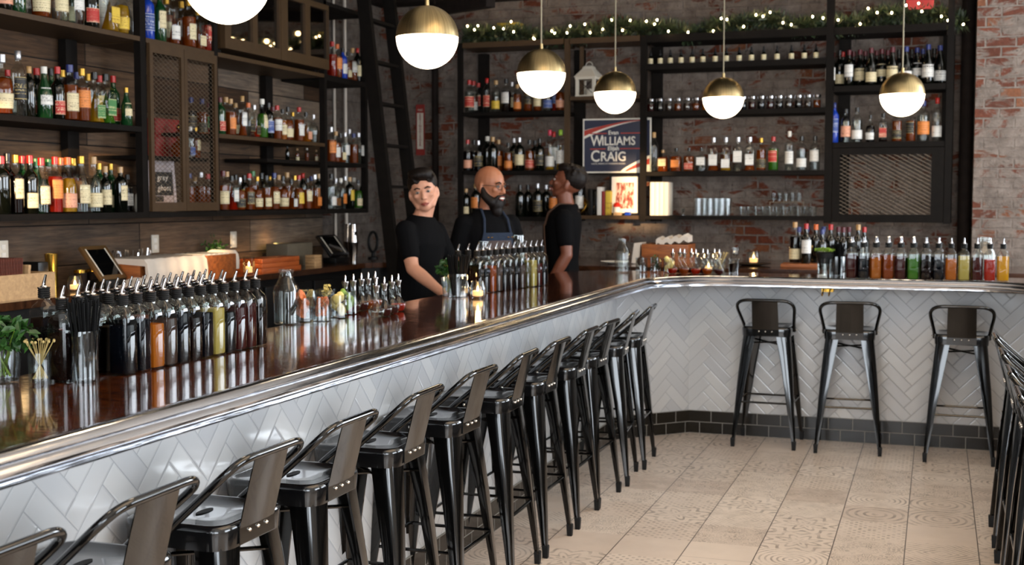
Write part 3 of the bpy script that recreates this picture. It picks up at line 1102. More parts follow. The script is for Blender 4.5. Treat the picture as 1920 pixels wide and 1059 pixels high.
def bottle_meshes(f):
    if f in BM:
        return BM[f]
    R = RAD[f]
    sq = 5.0 if f in 'qp' else 0.0
    seg = 20
    p = PROF[f]
    body = MB().lathe([(r * R, z) for r, z in p], seg, sq=sq).mesh('bottle_body')
    lp = [(0, .03)] + [(r * R * .93, max(z, .03)) for r, z in p[1:] if z < .66] + [(0, .64)]
    liq = MB().lathe(lp, seg, sq=sq).mesh('bottle_liquid')
    nr = [r for r, z in p if z > .95][0] * R
    cap = MB().lathe([(nr * 1.12, .87), (nr * 1.22, .875), (nr * 1.22, 1.0), (nr * 1.1, 1.006), (0, 1.006)], 12).mesh('bottle_cap')
    labs = []
    for z0, z1, w in ((.17, .50, 75), (.10, .36, 80), (.26, .60, 62)):
        def rr_(z):
            for (ra, za), (rb, zb) in zip(p, p[1:]):
                if za <= z <= zb and zb > za:
                    return (ra + (rb - ra) * (z - za) / (zb - za)) * R
            return R
        if f in 'qp':
            m = MB().box(-R * .80, R * .80, -R * 1.035, -R * 1.002, z0, z1)
            m.box(-R * .80, R * .80, -R * 1.03, -R * 1.01, z0, z1)
        else:
            zs = [z0, (z0 + z1) / 2, z1]
            n = 12
            a0, a1 = radians(-90 - w), radians(-90 + w)
            m = MB().lathe([(rr_(z) * 1.018, z) for z in zs], n, a0=a0, a1=a1)
        labs.append(m.mesh('bottle_label'))
    for me in [body, liq, cap] + labs:
        me.materials.append(M['rubber'])
    BM[f] = (body, liq, cap, labs)
    return BM[f]


NB = [0]


def bottle(code, loc, rz, label, group, cat='bottle'):
    """code: form, glass, label colour, cap colour, height in cm"""
    f, g, lb, cp = code[:4]
    h = float(code[4:]) / 100
    body, liq, cap, labs = bottle_meshes(f)
    t = thing('bottle', label, cat, loc, rz, group)
    t.scale = (h, h, h)
    NB[0] += 1
    k = NB[0]
    link('bottle_body', body, t, mat=M[BODY[g]] if g in BODY else M['glass'])
    if g in LIQ:
        l = link('bottle_liquid', liq, t, mat=M[LIQ[g]])
    if lb != 'n':
        link('bottle_label', labs[k % 3] if f != 'd' else labs[1], t, mat=M['lab_' + lb])
    if cp != 'x':
        link('bottle_cap', cap, t, mat=M['cap_' + cp])
    return t


def btext(code, i, n, where):
    f, g, lb, cp = code[:4]
    s = '%s %s bottle' % (GLASSN[g], FORM[f])
    if lb != 'n':
        s += ', %s label' % LAB[lb][0]
    tail = ', %s %s' % (ordl(i, n), where)
    if cp != 'x' and len((s + ', x cap' + tail).split()) <= 16:
        s += ', %s cap' % CAP[cp][0]
    return s + tail


def bottle_row(axis, planes, z, ypix, items, where, group, rz=0.0):
    """items: (pixel x, code); depth planes alternate when neighbours would touch"""
    n = len(items)
    last = [None] * len(planes)
    for i, (x, code) in enumerate(items):
        h = float(code[4:]) / 100
        r = RAD[code[0]] * h
        best = None
        for j, pl in enumerate(planes):
            p = at(x, ypix, **{axis: pl})
            c = p.y if axis == 'X' else p.x
            if last[j] is None or c - last[j] > r + .003:
                best = (j, pl, c)
                break
        if best is None:
            j = min(range(len(planes)), key=lambda q: last[q])
            pl = planes[j]
            c = last[j] + r + .003
            best = (j, pl, c)
        j, pl, c = best
        last[j] = c + r
        loc = (pl, c, z) if axis == 'X' else (c, pl, z)
        lat = 3 if code[0] in 'qp' else 25
        bottle(code, loc, rz + radians(rnd.uniform(-lat, lat)), btext(code, i, n, where), group)


def auto(x0, x1, codes, jitter=1.0):
    n = len(codes)
    out = []
    for i, c in enumerate(codes):
        # even spacing in the room reads as slightly wider spacing nearer the camera
        u = (i + .5) / n
        out.append((x0 + (x1 - x0) * (u + 0.06 * u * (1 - u)) + rnd.uniform(-jitter, jitter), c))
    return out


# ================================================================== LEFT SHELVING
SX = -4.40                     # front face
y_ = {k: at(k, 300, X=SX).y for k in (270, 405, 612, 690)}
yA, yB_, yC_, yD = y_[270] + .04, y_[405] + .04, y_[612] + .02, y_[690]
ls = thing('bottle_shelving', 'black steel back bar shelving unit on the plank wall, full of spirit bottles', 'shelving', (SX, 4.3, 1.45))


def bx(parent, name, x0, x1, y0, y1, z0, z1, mat, b=0):
    l = parent.matrix_world.translation if False else parent.location
    m = MB()
    if b:
        m.bbox(x0 - l.x, x1 - l.x, y0 - l.y, y1 - l.y, z0 - l.z, z1 - l.z, b)
    else:
        m.box(x0 - l.x, x1 - l.x, y0 - l.y, y1 - l.y, z0 - l.z, z1 - l.z)
    return m.build(name, mat, parent, smooth=bool(b))


ZL = {'bot': 1.484, 'mid': 1.982, 'hid': 1.845, 'top': 2.502}
XB = XL + .012
for y in (4.3, yA, yB_, yC_, yD):
    w = .055 if y in (yA,) else .04
    bx(ls, 'post', SX - .045, SX, y - w, y, 1.45, 3.55, M['steel'])
for y in (6.05, 8.30):
    bx(ls, 'post', XB, XB + .05, y - .05, y + .05, 1.45, 3.55, M['steel'])
e = .002
bx(ls, 'shelf', XB, SX - .0, 4.3, yA - .056, 1.45, ZL['bot'], M['steel'])
bx(ls, 'shelf', XB, SX - .0, yA + e, yB_ - .042, 1.45, ZL['bot'], M['steel'])
bx(ls, 'shelf', XB, SX - .0, yB_ + e, yC_ - .042, 1.45, ZL['bot'], M['steel'])
bx(ls, 'shelf', XB, SX - .0, yC_ + e, yD - .042, 1.45, ZL['bot'], M['steel'])
bx(ls, 'shelf', XB, SX - .0, 4.3, yA - .056, 1.951, ZL['mid'], M['steel'])
bx(ls, 'shelf', XB, SX - .0, yB_ + e, yC_ - .042, 1.956, ZL['mid'], M['bronze_paint'])
bx(ls, 'shelf', XB, SX - .05, 7.75, yC_ - .05, 1.82, ZL['hid'], M['steel'])
bx(ls, 'shelf', XB, SX - .0, yC_ + e, yD - .042, 1.815, ZL['hid'], M['steel'])
bx(ls, 'shelf', XB, SX - .0, 4.3, yA - .056, 2.475, ZL['top'], M['bronze_paint'])
bx(ls, 'shelf', XB, SX - .0, yA + e, yB_ - .042, 2.475, ZL['top'], M['bronze_paint'])
bx(ls, 'shelf', XB, SX - .0, yB_ + e, yC_ - .042, 2.475, ZL['top'], M['bronze_paint'])
bx(ls, 'shelf', XB, SX - .0, yC_ + e, yD - .042, 2.46, ZL['top'], M['steel'])
bx(ls, 'shelf', XB, SX - .0, 4.3, yD - .0, 3.02, 3.05, M['steel'])


def mesh_sheet(y0, y1, z0, z1, x, pitch, name, mat, parent, axis='X', r=.0013, base=None):
    """expanded-metal diamonds as crossing wires"""
    l = base or parent.location
    m = MB()
    w, h = y1 - y0, z1 - z0
    ty = pitch * .55

    def seg(a, b):
        pa = (x - l.x, a[0] - l.y, a[1] - l.z) if axis == 'X' else (a[0] - l.x, x - l.y, a[1] - l.z)
        pb = (x - l.x, b[0] - l.y, b[1] - l.z) if axis == 'X' else (b[0] - l.x, x - l.y, b[1] - l.z)
        m.tube([pa, pb], r, 3, cap=False)
    s = ty / pitch
    for sg in (1, -1):
        c = -h / s if sg == 1 else 0
        t0 = -h / s
        k = 0
        while True:
            u = t0 + k * pitch
            k += 1
            if u > w:
                break
            # line from (u, 0) rising to (u + h/s, h), mirrored for sg=-1
            a0, b0 = u, 0.0
            a1, b1 = u + h / s, h
            if a0 < 0:
                b0 += (0 - a0) * s
                a0 = 0
            if a1 > w:
                b1 -= (a1 - w) * s
                a1 = w
            if b1 <= b0:
                continue
            if sg == -1:
                a0, a1 = w - a0, w - a1
            seg((y0 + a0, z0 + b0), (y0 + a1, z0 + b1))
    return m.build(name, mat, parent, smooth=False)


# mesh-door cage between the second and third posts
cg = thing('mesh_cabinet', 'tall two-door wire mesh cage with bronze frame built into the shelving', 'cabinet', (SX, yA, 1.484))
zc0, zc1 = 1.486, 2.474
ym = at(343, 300, X=SX).y
for a, b in ((yA + .004, ym - .002), (ym + .002, yB_ - .044)):
    d = thing('door', '', 'x')
    for k_ in ('label', 'category'):
        del d[k_]
    d.name = 'cage_door'
    d.parent = cg
    d.location = (0, 0, 0)
    fr = .032
    l = cg.location
    m = MB()
    for q in ((a, a + fr, zc0 + .002, zc1 - .002), (b - fr, b, zc0 + .002, zc1 - .002), (a + fr, b - fr, zc0 + .002, zc0 + .055), (a + fr, b - fr, zc1 - .055, zc1 - .002)):
        m.box(.001, .022, q[0] - l.y, q[1] - l.y, q[2] - l.z, q[3] - l.z)
    m.build('door_frame', M['bronze_paint'], d, smooth=False)
    mesh_sheet(a + fr, b - fr, zc0 + .055, zc1 - .055, SX + .010, .050, 'wire_mesh', M['mesh_wire'], d, base=cg.location)
for z in (1.80, 1.95):
    if z == 1.80:
        bx(cg, 'inner_shelf', XB + .0, SX - .05, yA + .01, yB_ - .05, z, z + .02, M['steel'])
    else:
        bx(cg, 'inner_shelf', XB + .0, SX - .05, ym + .01, yB_ - .05, z, z + .02, M['steel'])

# glazed cupboard above the long middle shelf
cc = thing('glazed_cupboard', 'bronze painted cupboard with four dark glass panes above the middle shelves', 'cupboard', (SX, yB_, 2.53))
y0, y1 = at(422, 90, X=SX + .02).y, at(617, 130, X=SX + .02).y
bx(cc, 'cabinet_carcass', XB, SX - .02, y0, y1, 2.535, 2.56, M['bronze_paint'])
bx(cc, 'cabinet_carcass', XB, SX - .02, y0, y0 + .02, 2.56, 3.015, M['bronze_paint'])
bx(cc, 'cabinet_carcass', XB, SX - .02, y1 - .02, y1, 2.56, 3.015, M['bronze_paint'])
bx(cc, 'cabinet_foot', XB + .05, SX - .06, y0 + .03, y0 + .08, 2.503, 2.535, M['steel'])
bx(cc, 'cabinet_foot', XB + .05, SX - .06, y1 - .08, y1 - .03, 2.503, 2.535, M['steel'])
yd = at(527, 100, X=SX + .02).y
for a, b, cuts in ((y0, yd - .003, ((428, 469), (478, 519))), (yd + .003, y1, ((535, 568), (577, 611)))):
    d = bpy.data.objects.new('cupboard_door', None)
    COL.objects.link(d)
    d.parent = cc
    l = cc.location
    ys_ = [(at(p, 60, X=SX).y, at(q, 60, X=SX).y) for p, q in cuts]
    z0, z1, zb = 2.535, 3.015, 2.61
    m = MB()
    x0_, x1_ = -.018, .022  # door leaf thickness
    edges = [a, ys_[0][0], ys_[0][1], ys_[1][0], ys_[1][1], b]
    for i in (0, 2, 4):
        m.box(x0_, x1_, edges[i] - l.y, edges[i + 1] - l.y, z0 - l.z, z1 - l.z)
    for i in (1, 3):
        m.box(x0_, x1_, edges[i] - l.y, edges[i + 1] - l.y, z0 - l.z, zb - l.z)
        m.box(x0_, x1_, edges[i] - l.y, edges[i + 1] - l.y, z1 - .04 - l.z, z1 - l.z)
    m.build('door_frame', M['bronze_paint'], d, smooth=False)
    for i in (1, 3):
        MB().box(-.004, .002, edges[i] - l.y, edges[i + 1] - l.y, zb - l.z, z1 - .04 - l.z).build('pane', M['pane'], d, smooth=False)
# a few things inside the cupboard
for i, y in enumerate((7.4, 7.62, 8.2)):
    bottle(('dakg24', 'skkk24', 'qcwg22')[i], (-4.6, y, 2.561), radians(90), 'dim bottle behind the %s pane of the glazed cupboard' % ('first', 'second', 'fourth')[i], 'bottles inside the glazed cupboard')

PX = (-4.455, -4.545, -4.635, -4.72)
rz = radians(90)
T1 = [(8, 'sdps30'), (33, 'uGcs30'), (50, 'scws29'), (77, 'dacg30'), (98, 'soon30'), (113, 'ucck30'), (127, 'wGcr31'), (143, 'scwg30'), (157, 'srpg30'),
      (171, 'sdrk30'), (188, 'tWws33'), (206, 'qyyg28'), (228, 'dyys27'), (243, 'qcng29')]
bottle_row('X', PX[:2], ZL['top'], 50, T1, 'on top shelf, far left', 'bottles on the top left shelf', rz)
T2 = [(276, 'sBbb30'), (285, 'scwk31'), (300, 'wGck31'), (313, 'sacg30'), (327, 'tawk33'), (341, 'sawg30'), (355, 'sacg30'), (372, 'qacg25'), (389, 'srrk26')]
bottle_row('X', PX[:2], ZL['top'], 80, T2, 'on top shelf above the mesh cage', 'bottles above the mesh cage', rz)
M1 = [(6, 'dacs30'), (16, 'dcwr24'), (36, 'tcks33'), (56, 'tdnn26'), (70, 'sdrr27'), (84, 'uGww27'), (97, 'wGck28'), (109, 'wdrr28'), (118, 'sarg28'), (132, 'sacb30'),
      (145, 'dkcb28'), (155, 'saog29'), (166, 'sccg28'), (178, 'qygk28'), (187, 'scyr28'), (199, 'qggk28'), (213, 'wGrr29'), (237, 'uGcg22')]
bottle_row('X', PX[:3], ZL['mid'], 200, M1, 'on middle shelf, far left', 'bottles on the middle left shelf', rz)
B1 = [(3, 'sdnr29'), (15, 'wdnk31'), (30, 'wkcg30'), (43, 'wGrr30'), (57, 'wdcr30'), (68, 'uGne29'), (78, 'uccr29'), (92, 'ugce29'), (104, 'wror30'), (115, 'srco30'),
      (128, 'uypo30'), (138, 'srog30'), (153, 'uccg31'), (176, 'uccn31'), (186, 'sGng28'), (198, 'wdcn26'), (208, 'wGcg28'), (226, 'sdcn26'), (239, 'skwk22')]
bottle_row('X', PX[:3], ZL['bot'], 350, B1, 'on bottom shelf, far left', 'bottles on the bottom left shelf', rz)
M2 = [(413, 'sGrm24'), (424, 'sacn26'), (433, 'saon24'), (442, 'sacn23'), (455, 'tawn27'), (466, 'qcko23'), (477, 'qrks22'), (492, 'ugcw27'), (504, 'sdbk25'), (512, 'sakm24'),
      (520, 'sawr24'), (530, 'sock22'), (540, 'dack24'), (549, 'qoyg22'), (561, 'sawr25'), (574, 'qopk22'), (588, 'dcns21')]
bottle_row('X', PX[:3], ZL['mid'], 230, M2, 'above the lowest middle shelf', 'bottles on the lit bronze shelf', rz)
codes = 'sacm26 sawn26 qrwk23 scrk24 daks22 sdyk24 uakr25 saye27 dacg23 qagk26 sack24 talg24 uacb26 sayn25 dack24 saon27 qawk22 sacg25 uayr25 tdcr27 sack23 sawb25 qaos26 sdon27'.replace('talg', 'taog')
codes = codes.split()
bottle_row('X', PX[:3], ZL['bot'], 350, auto(414, 602, codes), 'on the bottom middle shelf', 'bottles on the bottom middle shelf', rz)
bottle_row('X', PX[2:3], ZL['hid'], 300, auto(530, 602, 'sdnk11 sacn10 sanw11 sacn10'.split(), .5), 'on the narrow hidden shelf', 'short bottles on the hidden shelf', rz)
bottle_row('X', PX[:2], ZL['top'], 120, auto(618, 684, 'srnr27 saoo26 sbwk24 sack22 uawn26 tdcr27 wdwk25'.replace('sbwk', 'sBwk').split(), .5), 'on upper shelf by ladder', 'bottles on the upper shelf by the ladder', rz)
bottle_row('X', PX[:2], ZL['hid'], 280, auto(617, 684, 'saos27 sawn24 qack23 scws24 dcys28 sanb24 qcws25 uccn26'.split(), .5), 'on middle shelf by ladder', 'bottles on the middle shelf by the ladder', rz)
bottle_row('X', PX[:2], ZL['bot'], 360, auto(617, 684, 'scwk27 dcos24 qcow24 scbs26 sdyn25 uacw25 ugck23 tdck24'.split(), .5), 'on bottom shelf by ladder', 'bottles on the bottom shelf by the ladder', rz)
# inside the cage
bottle_row('X', (-4.55, -4.64), 1.97, 220, [(359, 'skkb24'), (379, 'sakb24'), (392, 'srem22'.replace('e', 'g'))], 'behind right cage door, upper', 'bottles behind the mesh cage', rz)
bottle_row('X', (-4.55, -4.64), ZL['bot'], 360, [(356, 'sanb24'), (366, 'dakn22'), (377, 'sans25'), (390, 'sanr24')], 'behind right cage door, bottom', 'bottles behind the mesh cage', rz)
bottle_row('X', (-4.52,), 1.82, 250, [(357, 'scbw20'), (366, 'snny20'.replace('snny', 'sacg'))], 'behind right cage door, middle', 'bottles behind the mesh cage', rz)
# objects behind the left cage door
p = at(304, 225, X=-4.60)
tag(MB().bbox(-4.70, -4.56, p.y - .13, p.y + .13, 1.821, 2.06, .006).build('red_gift_box', M['red_box']), 'dark red gift box standing behind the left mesh door', 'box')
t = thing('golden_decanter', 'small golden stoppered decanter in front of the red gift box', 'decanter', (-4.48, p.y, 1.821))
MB().lathe([(0, 0), (.035, 0), (.05, .02), (.055, .05), (.04, .08), (.015, .10), (.014, .15), (.02, .16), (0, .17)], 16).build('decanter_body', M['l_amber'], t)
MB().sphere((0, 0, .185), .018).build('stopper', M['gold'], t)
p = at(290, 290, X=-4.5)
tag(MB().lathe([(0, 0), (.03, 0), (.035, .03), (.03, .10), (.012, .12), (.012, .14), (0, .145)], 14).build('white_jug', M['white_paint'], None, loc=(-4.50, 6.26 + .08, ZL['bot'] + 0.0)), 'tiny white jug low in the corner behind the left mesh door', 'jug')
p = at(320, 350, X=-4.52)
sg = thing('chalkboard_sign', 'framed chalkboard sign with handwritten words behind the left mesh door', 'sign', (-4.56, p.y - .015, ZL['bot'] + .005), radians(90 - 14))
sg.rotation_euler = (radians(-4), 0, radians(90 - 6))
w, h = .125, .31
m = MB()
for q in ((-w, -w + .022, 0, h), (w - .022, w, 0, h), (-w + .022, w - .022, 0, .03), (-w + .022, w - .022, h - .055, h)):
    m.box(q[0], q[1], 0, .016, q[2], q[3])
m.box(-w, w, .010, .02, 0, h)
m.build('sign_frame', M['whitewash_frame'], sg, smooth=False)
MB().box(-.085, .095, -.003, .008, .095, .24).build('chalkboard', M['chalk'], sg, smooth=False)
MB().box(-.075, .0, -.004, .007, .055, .09).build('chalkboard', M['chalk'], sg, smooth=False)
text_mesh('grey', .052, 'lettering', M['paper'], sg, (.0, -.005, .205), (radians(90), 0, 0), .0008, shear=.2, spacing=1.1)
text_mesh('ghost', .050, 'lettering', M['paper'], sg, (.010, -.005, .14), (radians(90), 0, 0), .0008, shear=.2, spacing=1.1)


def votive(loc, label, form='round', h=.085, r=.04, group='lit candles in glass holders', glass='glass', power=1.2, z=0):
    t = thing('candle_holder', label, 'candle', loc, 0, group)
    if form == 'round':
        pr = [(0, .004), (r * .75, 0), (r * 1.0, h * .35), (r * .95, h * .6), (r * .72, h), (r * .66, h), (r * .88, h * .6), (r * .92, h * .35), (r * .65, .01), (0, .012)]
        sg_, sq_ = 20, 0
        MB().lathe(pr, sg_).build('glass_cup', M[glass], t)
    elif form == 'rib':
        vs = []
        m = MB()
        rings = []
        for q, z_ in ((1, 0), (1.02, h), (.93, h), (.9, .012)):
            rings.append([((r + .0025 * cos(k * pi)) * q * cos(2 * pi * k / 36), (r + .0025 * cos(k * pi)) * q * sin(2 * pi * k / 36), z_) for k in range(36)])
        m.loft(rings)
        m.build('glass_cup', M[glass], t, smooth=False)
    MB().lathe([(0, .014), (r * .6, .014), (r * .62, h * .42), (r * .5, h * .45), (0, h * .42)], 14).build('wax', M['wax'], t)
    MB().lathe([(0, h * .44), (.004, h * .47), (.0065, h * .53), (.004, h * .64), (0, h * .74)], 8).build('flame', M['flame'], t)
    l = bpy.data.lights.new('candle_glow', 'POINT')
    l.energy = power
    l.color = (1.0, .55, .2)
    l.shadow_soft_size = .012
    o = bpy.data.objects.new('candle_glow', l)
    COL.objects.link(o)
    o.parent = t
    o.location = (0, 0, h * 1.15)
    return t


p = at(324, 380, X=-4.46)
votive((-4.46, p.y, ZL['bot'] + .001), 'lit votive candle in front of the chalkboard sign in the cage', r=.026, h=.055, power=.5)

# ================================================================== BACK WALL SHELVING
BY = 10.05
bs = thing('bottle_shelving', 'black steel shelving unit hung on the far brick wall', 'shelving', (0, BY, 1.4))
pxs = {k: at(k, 300, Y=BY).x for k in (862, 1062, 1205, 1553, 1778)}
a_, b_, c_, d_, e_ = [pxs[k] for k in (862, 1062, 1205, 1553, 1778)]
YW = YB - .012
for x, w, mt in ((a_, .04, 'steel'), (b_, .04, 'bronze_paint'), (c_, .05, 'steel'), (d_, .06, 'steel'), (e_, .05, 'steel')):
    bx(bs, 'post', x - w / 2, x + w / 2, BY, BY + .045, 1.375, 3.40 if x > -1 else 2.888, M[mt])
for x in (a_ + .10, at(1085, 300, Y=BY + .3).x, at(1225, 300, Y=BY + .3).x + .02, d_ + .09, e_ - .01):
    bx(bs, 'post', x - .045, x + .045, YW - .05, YW, 1.375, 2.83, M['steel'])
bx(bs, 'post', at(1090, 150, Y=BY + .1).x - .015, at(1090, 150, Y=BY + .1).x + .015, BY + .1, BY + .13, 2.415, 2.83, M['bronze_paint'])


def shelf(x0, x1, zt, th, mt='steel'):
    bx(bs, 'shelf', x0 + .026, x1 - .031, BY + .0, YW, zt - th, zt, M[mt])


shelf(a_, b_, 2.89, .045, 'bronze_paint'); shelf(b_, c_, 2.89, .045, 'bronze_paint'); shelf(c_, d_, 2.89, .06); shelf(d_, e_, 2.885, .055)
shelf(a_, b_, 2.30, .03); shelf(a_, b_, 1.80, .03); shelf(a_, b_, 1.41, .035)
shelf(b_, c_, 2.41, .03, 'bronze_paint'); shelf(b_, c_, 1.425, .03, 'bronze_paint')
shelf(c_, d_, 2.655, .045); shelf(c_, d_, 2.275, .04); shelf(c_, d_, 1.785, .035); shelf(c_, d_, 1.425, .03)
shelf(d_, e_, 2.435, .045); shelf(d_, e_, 2.00, .04)
# mesh-front locker at lower right
ml = thing('mesh_locker', 'low wide wire mesh locker at the right end of the far shelving', 'locker', (d_ + .03, BY - .001, 1.38))
l = ml.location
x0, x1, z0, z1 = d_ + .034, e_ - .03, 1.381, 1.955
m = MB()
for q in ((x0, x0 + .055, z0, z1), (x1 - .09, x1, z0, z1), (x0 + .055, x1 - .09, z0, z0 + .06), (x0 + .055, x1 - .09, z1 - .05, z1)):
    m.box(q[0] - l.x, q[1] - l.x, 0, .03, q[2] - l.z, q[3] - l.z)
m.build('door_frame', M['steel'], ml, smooth=False)
mesh_sheet(x0 + .055, x1 - .09, z0 + .06, z1 - .05, BY + .012, .055, 'wire_mesh', M['mesh_wire'], ml, axis='Y', r=.0022)

PY = (BY + .075, BY + .165, BY + .255)
for items, z, yp, where, grp in (
        ([(880, 'scrr28'), (888, 'scwr28'), (897, 'scrr27'), (913, 'tcrr29'), (930, 'scyn27'), (949, 'swwk28'.replace('sw', 'sk')), (960, 'skcs26'), (970, 'saon23'), (990, 'sakn24'), (1008, 'sacn24'), (1027, 'scbr26'), (1040, 'srbk26'), (1051, 'dapn25')],
         2.30, 180, 'on top row of far shelves', 'bottles on the top row of the far shelves'),
        ([(877, 'skpr27'), (889, 'skny27'.replace('ny', 'nk')), (897, 'skks26'), (914, 'sdnw30'), (924, 'sdnn29'), (935, 'saon27'), (953, 'saok24'), (964, 'sdks28'), (974, 'sdcs28'), (993, 'sark26'), (1003, 'sdnk26'), (1012, 'sdkk27'), (1031, 'tywp34'), (1038, 'tcwr33'), (1051, 'tywl34')],
         1.80, 290, 'on second row of far shelves', 'bottles on the second row of the far shelves'),
        ([(874, 'sdcn24'), (892, 'sdon28'), (908, 'sdws26'), (975, 'sdnk27'), (990, 'sdnk27'), (1008, 'sdks28'), (1024, 'sdns27'), (1038, 'saok27'), (1050, 'syrg18')],
         1.41, 370, 'on third row of far shelves', 'bottles on the third row of the far shelves'),
        ([(1226, 'tcnn32'), (1243, 'pacn18'), (1268, 'paok19'), (1292, 'park19'), (1315, 'pcwk19'), (1338, 'qaws27'), (1361, 'qyws27'), (1384, 'qcws27'), (1406, 'qaws27'), (1427, 'saky26'.replace('y2', 'g2')), (1450, 'sgrr27'), (1480, 'tcww31'), (1503, 'scwk27'), (1528, 'scwk27')],
         1.785, 290, 'on tequila-like glass row of far shelves', 'clear and amber bottles right of the poster'),
        ([(1557, 'wdwr30'), (1574, 'wdck29'), (1592, 'wdwm28'), (1612, 'udcm29'), (1633, 'udcm29'), (1653, 'udcm29'), (1673, 'udcm29'), (1699, 'udwb29'), (1719, 'udwb29'), (1740, 'udwb30'), (1762, 'udwb30')],
         2.435, 130, 'on the wine shelf at far right', 'wine bottles on the far right shelf'),
        ([(1564, 'tBbb31'), (1586, 'scpk26'), (1607, 'scwk27'), (1632, 'dkwk21'), (1656, 'qkrk22'), (1682, 'saks25'), (1708, 'saks25'), (1731, 'scob31'), (1757, 'tcwr33')],
         2.00, 230, 'on gin row above the mesh locker', 'spirit bottles above the mesh locker')):
    where = where.replace('tequila-like glass row of far shelves', 'shelf right of the poster').replace('on gin row above', 'on shelf above')
    bottle_row('Y', PY[:2] if len(items) < 13 else PY, z, yp, items, where, grp)
# second ranks of wine behind the front rank
wi = [(1561, 'wdnr29'), (1580, 'wdnr29'), (1600, 'wdnm29'), (1622, 'wdnm29'), (1643, 'wdnm29'), (1664, 'wdnm29'), (1685, 'wdnk29'), (1709, 'wdnk29'), (1730, 'wdnb29'), (1751, 'wdnk29')]
for i, (x, c) in enumerate(wi):
    p = at(x, 130, Y=BY + .27)
    bottle(c, (p.x, BY + .27, 2.435), 0, btext(c, i, len(wi), 'in rear rank of wine shelf'), 'wine bottles on the far right shelf')
p = at(1073, 290, Y=BY + .1)
bottle('tcwt33', (b_ + .09, BY + .09, 1.426 + .0), 0, 'clear slim bottle with teal cap standing left of the poster', None)

# dropper bottles
bt = [1220, 1238, 1257, 1277, 1298, 1318, 1341, 1362, 1386, 1409, 1432, 1457, 1484, 1508, 1530]
dm = None
for i, x in enumerate(bt):
    p = at(x, 100, Y=BY + .07)
    lab = 'tiny dropper bottle with pale label and black teat, %s along the top shelf' % ordl(i, len(bt))
    if dm is None:
        dm = thing('dropper_bottle', lab, 'dropper bottle', (p.x, BY + .07, 2.655), 0, 'dropper bottles on the top far shelf')
        MB().lathe([(0, 0), (.020, 0), (.021, .004), (.021, .055), (.012, .068), (.010, .075), (0, .075)], 14).build('bottle_body', M['winebody'], dm)
        MB().lathe([(.0215, .008), (.0215, .052)], 14).build('bottle_label', M['lab_c'], dm)
        MB().lathe([(.012, .072), (.012, .088), (.007, .092), (.006, .115), (0, .12)], 10).build('dropper_cap', M['rubber'], dm)
    else:
        dup(dm, (p.x, BY + .07, 2.655), rnd.uniform(-.4, .4), lab)
# spice jars
jr = [1220, 1237, 1254, 1271, 1288, 1305, 1323, 1341, 1359, 1376, 1393, 1410, 1427, 1444, 1461, 1479, 1497, 1515, 1532]
jm = None
cont = ['maroon', 'grey', 'amber', 'dark', 'navy', 'orange', 'grey']
jl = [None] * 7
for i, x in enumerate(jr):
    p = at(x, 190, Y=BY + .07)
    k = (i * 3 + i // 4) % 7
    lab = 'small lidded glass jar of %s, %s on the jar shelf' % (('dark red spice', 'brown spice', 'amber spice', 'black spice', 'dark peppercorns', 'orange peel', 'brown bark')[k], ordl(i, len(jr)))
    if jl[k] is None:
        t = thing('spice_jar', lab, 'jar', (p.x, BY + .07, 2.275), 0, 'small lidded jars on the far shelf')
        MB().lathe([(0, .003), (.028, 0), (.030, .004), (.030, .078), (.027, .084)], 16).build('glass_jar', M['glass_cut'], t)
        MB().lathe([(0, .004), (.0275, .004), (.0275, .060), (0, .062)], 12).build('jar_contents', M['l_' + cont[k]], t)
        MB().lathe([(.031, .084), (.031, .102), (.029, .104), (0, .104)], 16).build('jar_lid', M['chrome'], t)
        jl[k] = t
    else:
        dup(jl[k], (p.x, BY + .07, 2.275), .3 * i, lab)

# lantern
p = at(1104, 180, Y=BY + .12)
t = thing('lantern', 'small white house-shaped candle lantern on the bronze shelf', 'lantern', (p.x, BY + .13, 2.41), radians(-8))
m = MB()
for sx in (-1, 1):
    for sy in (-1, 1):
        m.box(sx * .075 - .012, sx * .075 + .012, sy * .075 - .012, sy * .075 + .012, .012, .15)
m.box(-.09, .09, -.09, .09, 0, .015).box(-.09, .09, -.09, .09, .145, .165)
m.build('lantern_frame', M['white_paint'], t, smooth=False)
MB().loft([[(sx * w, sy * w, z) for sx, sy in ((-1, -1), (1, -1), (1, 1), (-1, 1))] for w, z in ((.10, .165), (.045, .235), (.04, .25), (.028, .262))]).build('lantern_roof', M['white_paint'], t, smooth=False)
MB().tube([(.03 * cos(a), 0, .265 + .03 * sin(a)) for a in [pi * k / 10 for k in range(11)]], .003, 6).build('lantern_ring', M['white_paint'], t)
m = MB()
m.tube([(-.06, -.076, .03), (.06, -.076, .14)], .003, 5).tube([(-.06, -.076, .14), (.06, -.076, .03)], .003, 5)
m.build('cross_wire', M['iron'], t)
MB().lathe([(0, .016), (.025, .016), (.025, .07), (0, .07)], 12).build('candle', M['wax'], t) .data.materials[0] = M['white_paint']

# campaign-style poster
pl, pr_ = at(1093, 270, Y=BY + .2), at(1221, 270, Y=BY + .2)
zt, zb = at(1150, 222, Y=BY + .2).z, at(1150, 324, Y=BY + .2).z
ps = thing('poster', 'navy and red campaign-style whiskey poster leaning behind the far shelving', 'poster', ((pl.x + pr_.x) / 2, BY + .2, (zt + zb) / 2))
ps.rotation_euler = (radians(0), 0, 0)
w, h = (pr_.x - pl.x) / 2, (zt - zb) / 2
MB().box(-w, w, 0, .006, -h, h).build('poster_board', M['pwhite'], ps, smooth=False)
e2 = .012
MB().box(-w + e2, w - e2, -.0015, .0, -h + e2, h - e2).build('poster_field', M['navy'], ps, smooth=False)


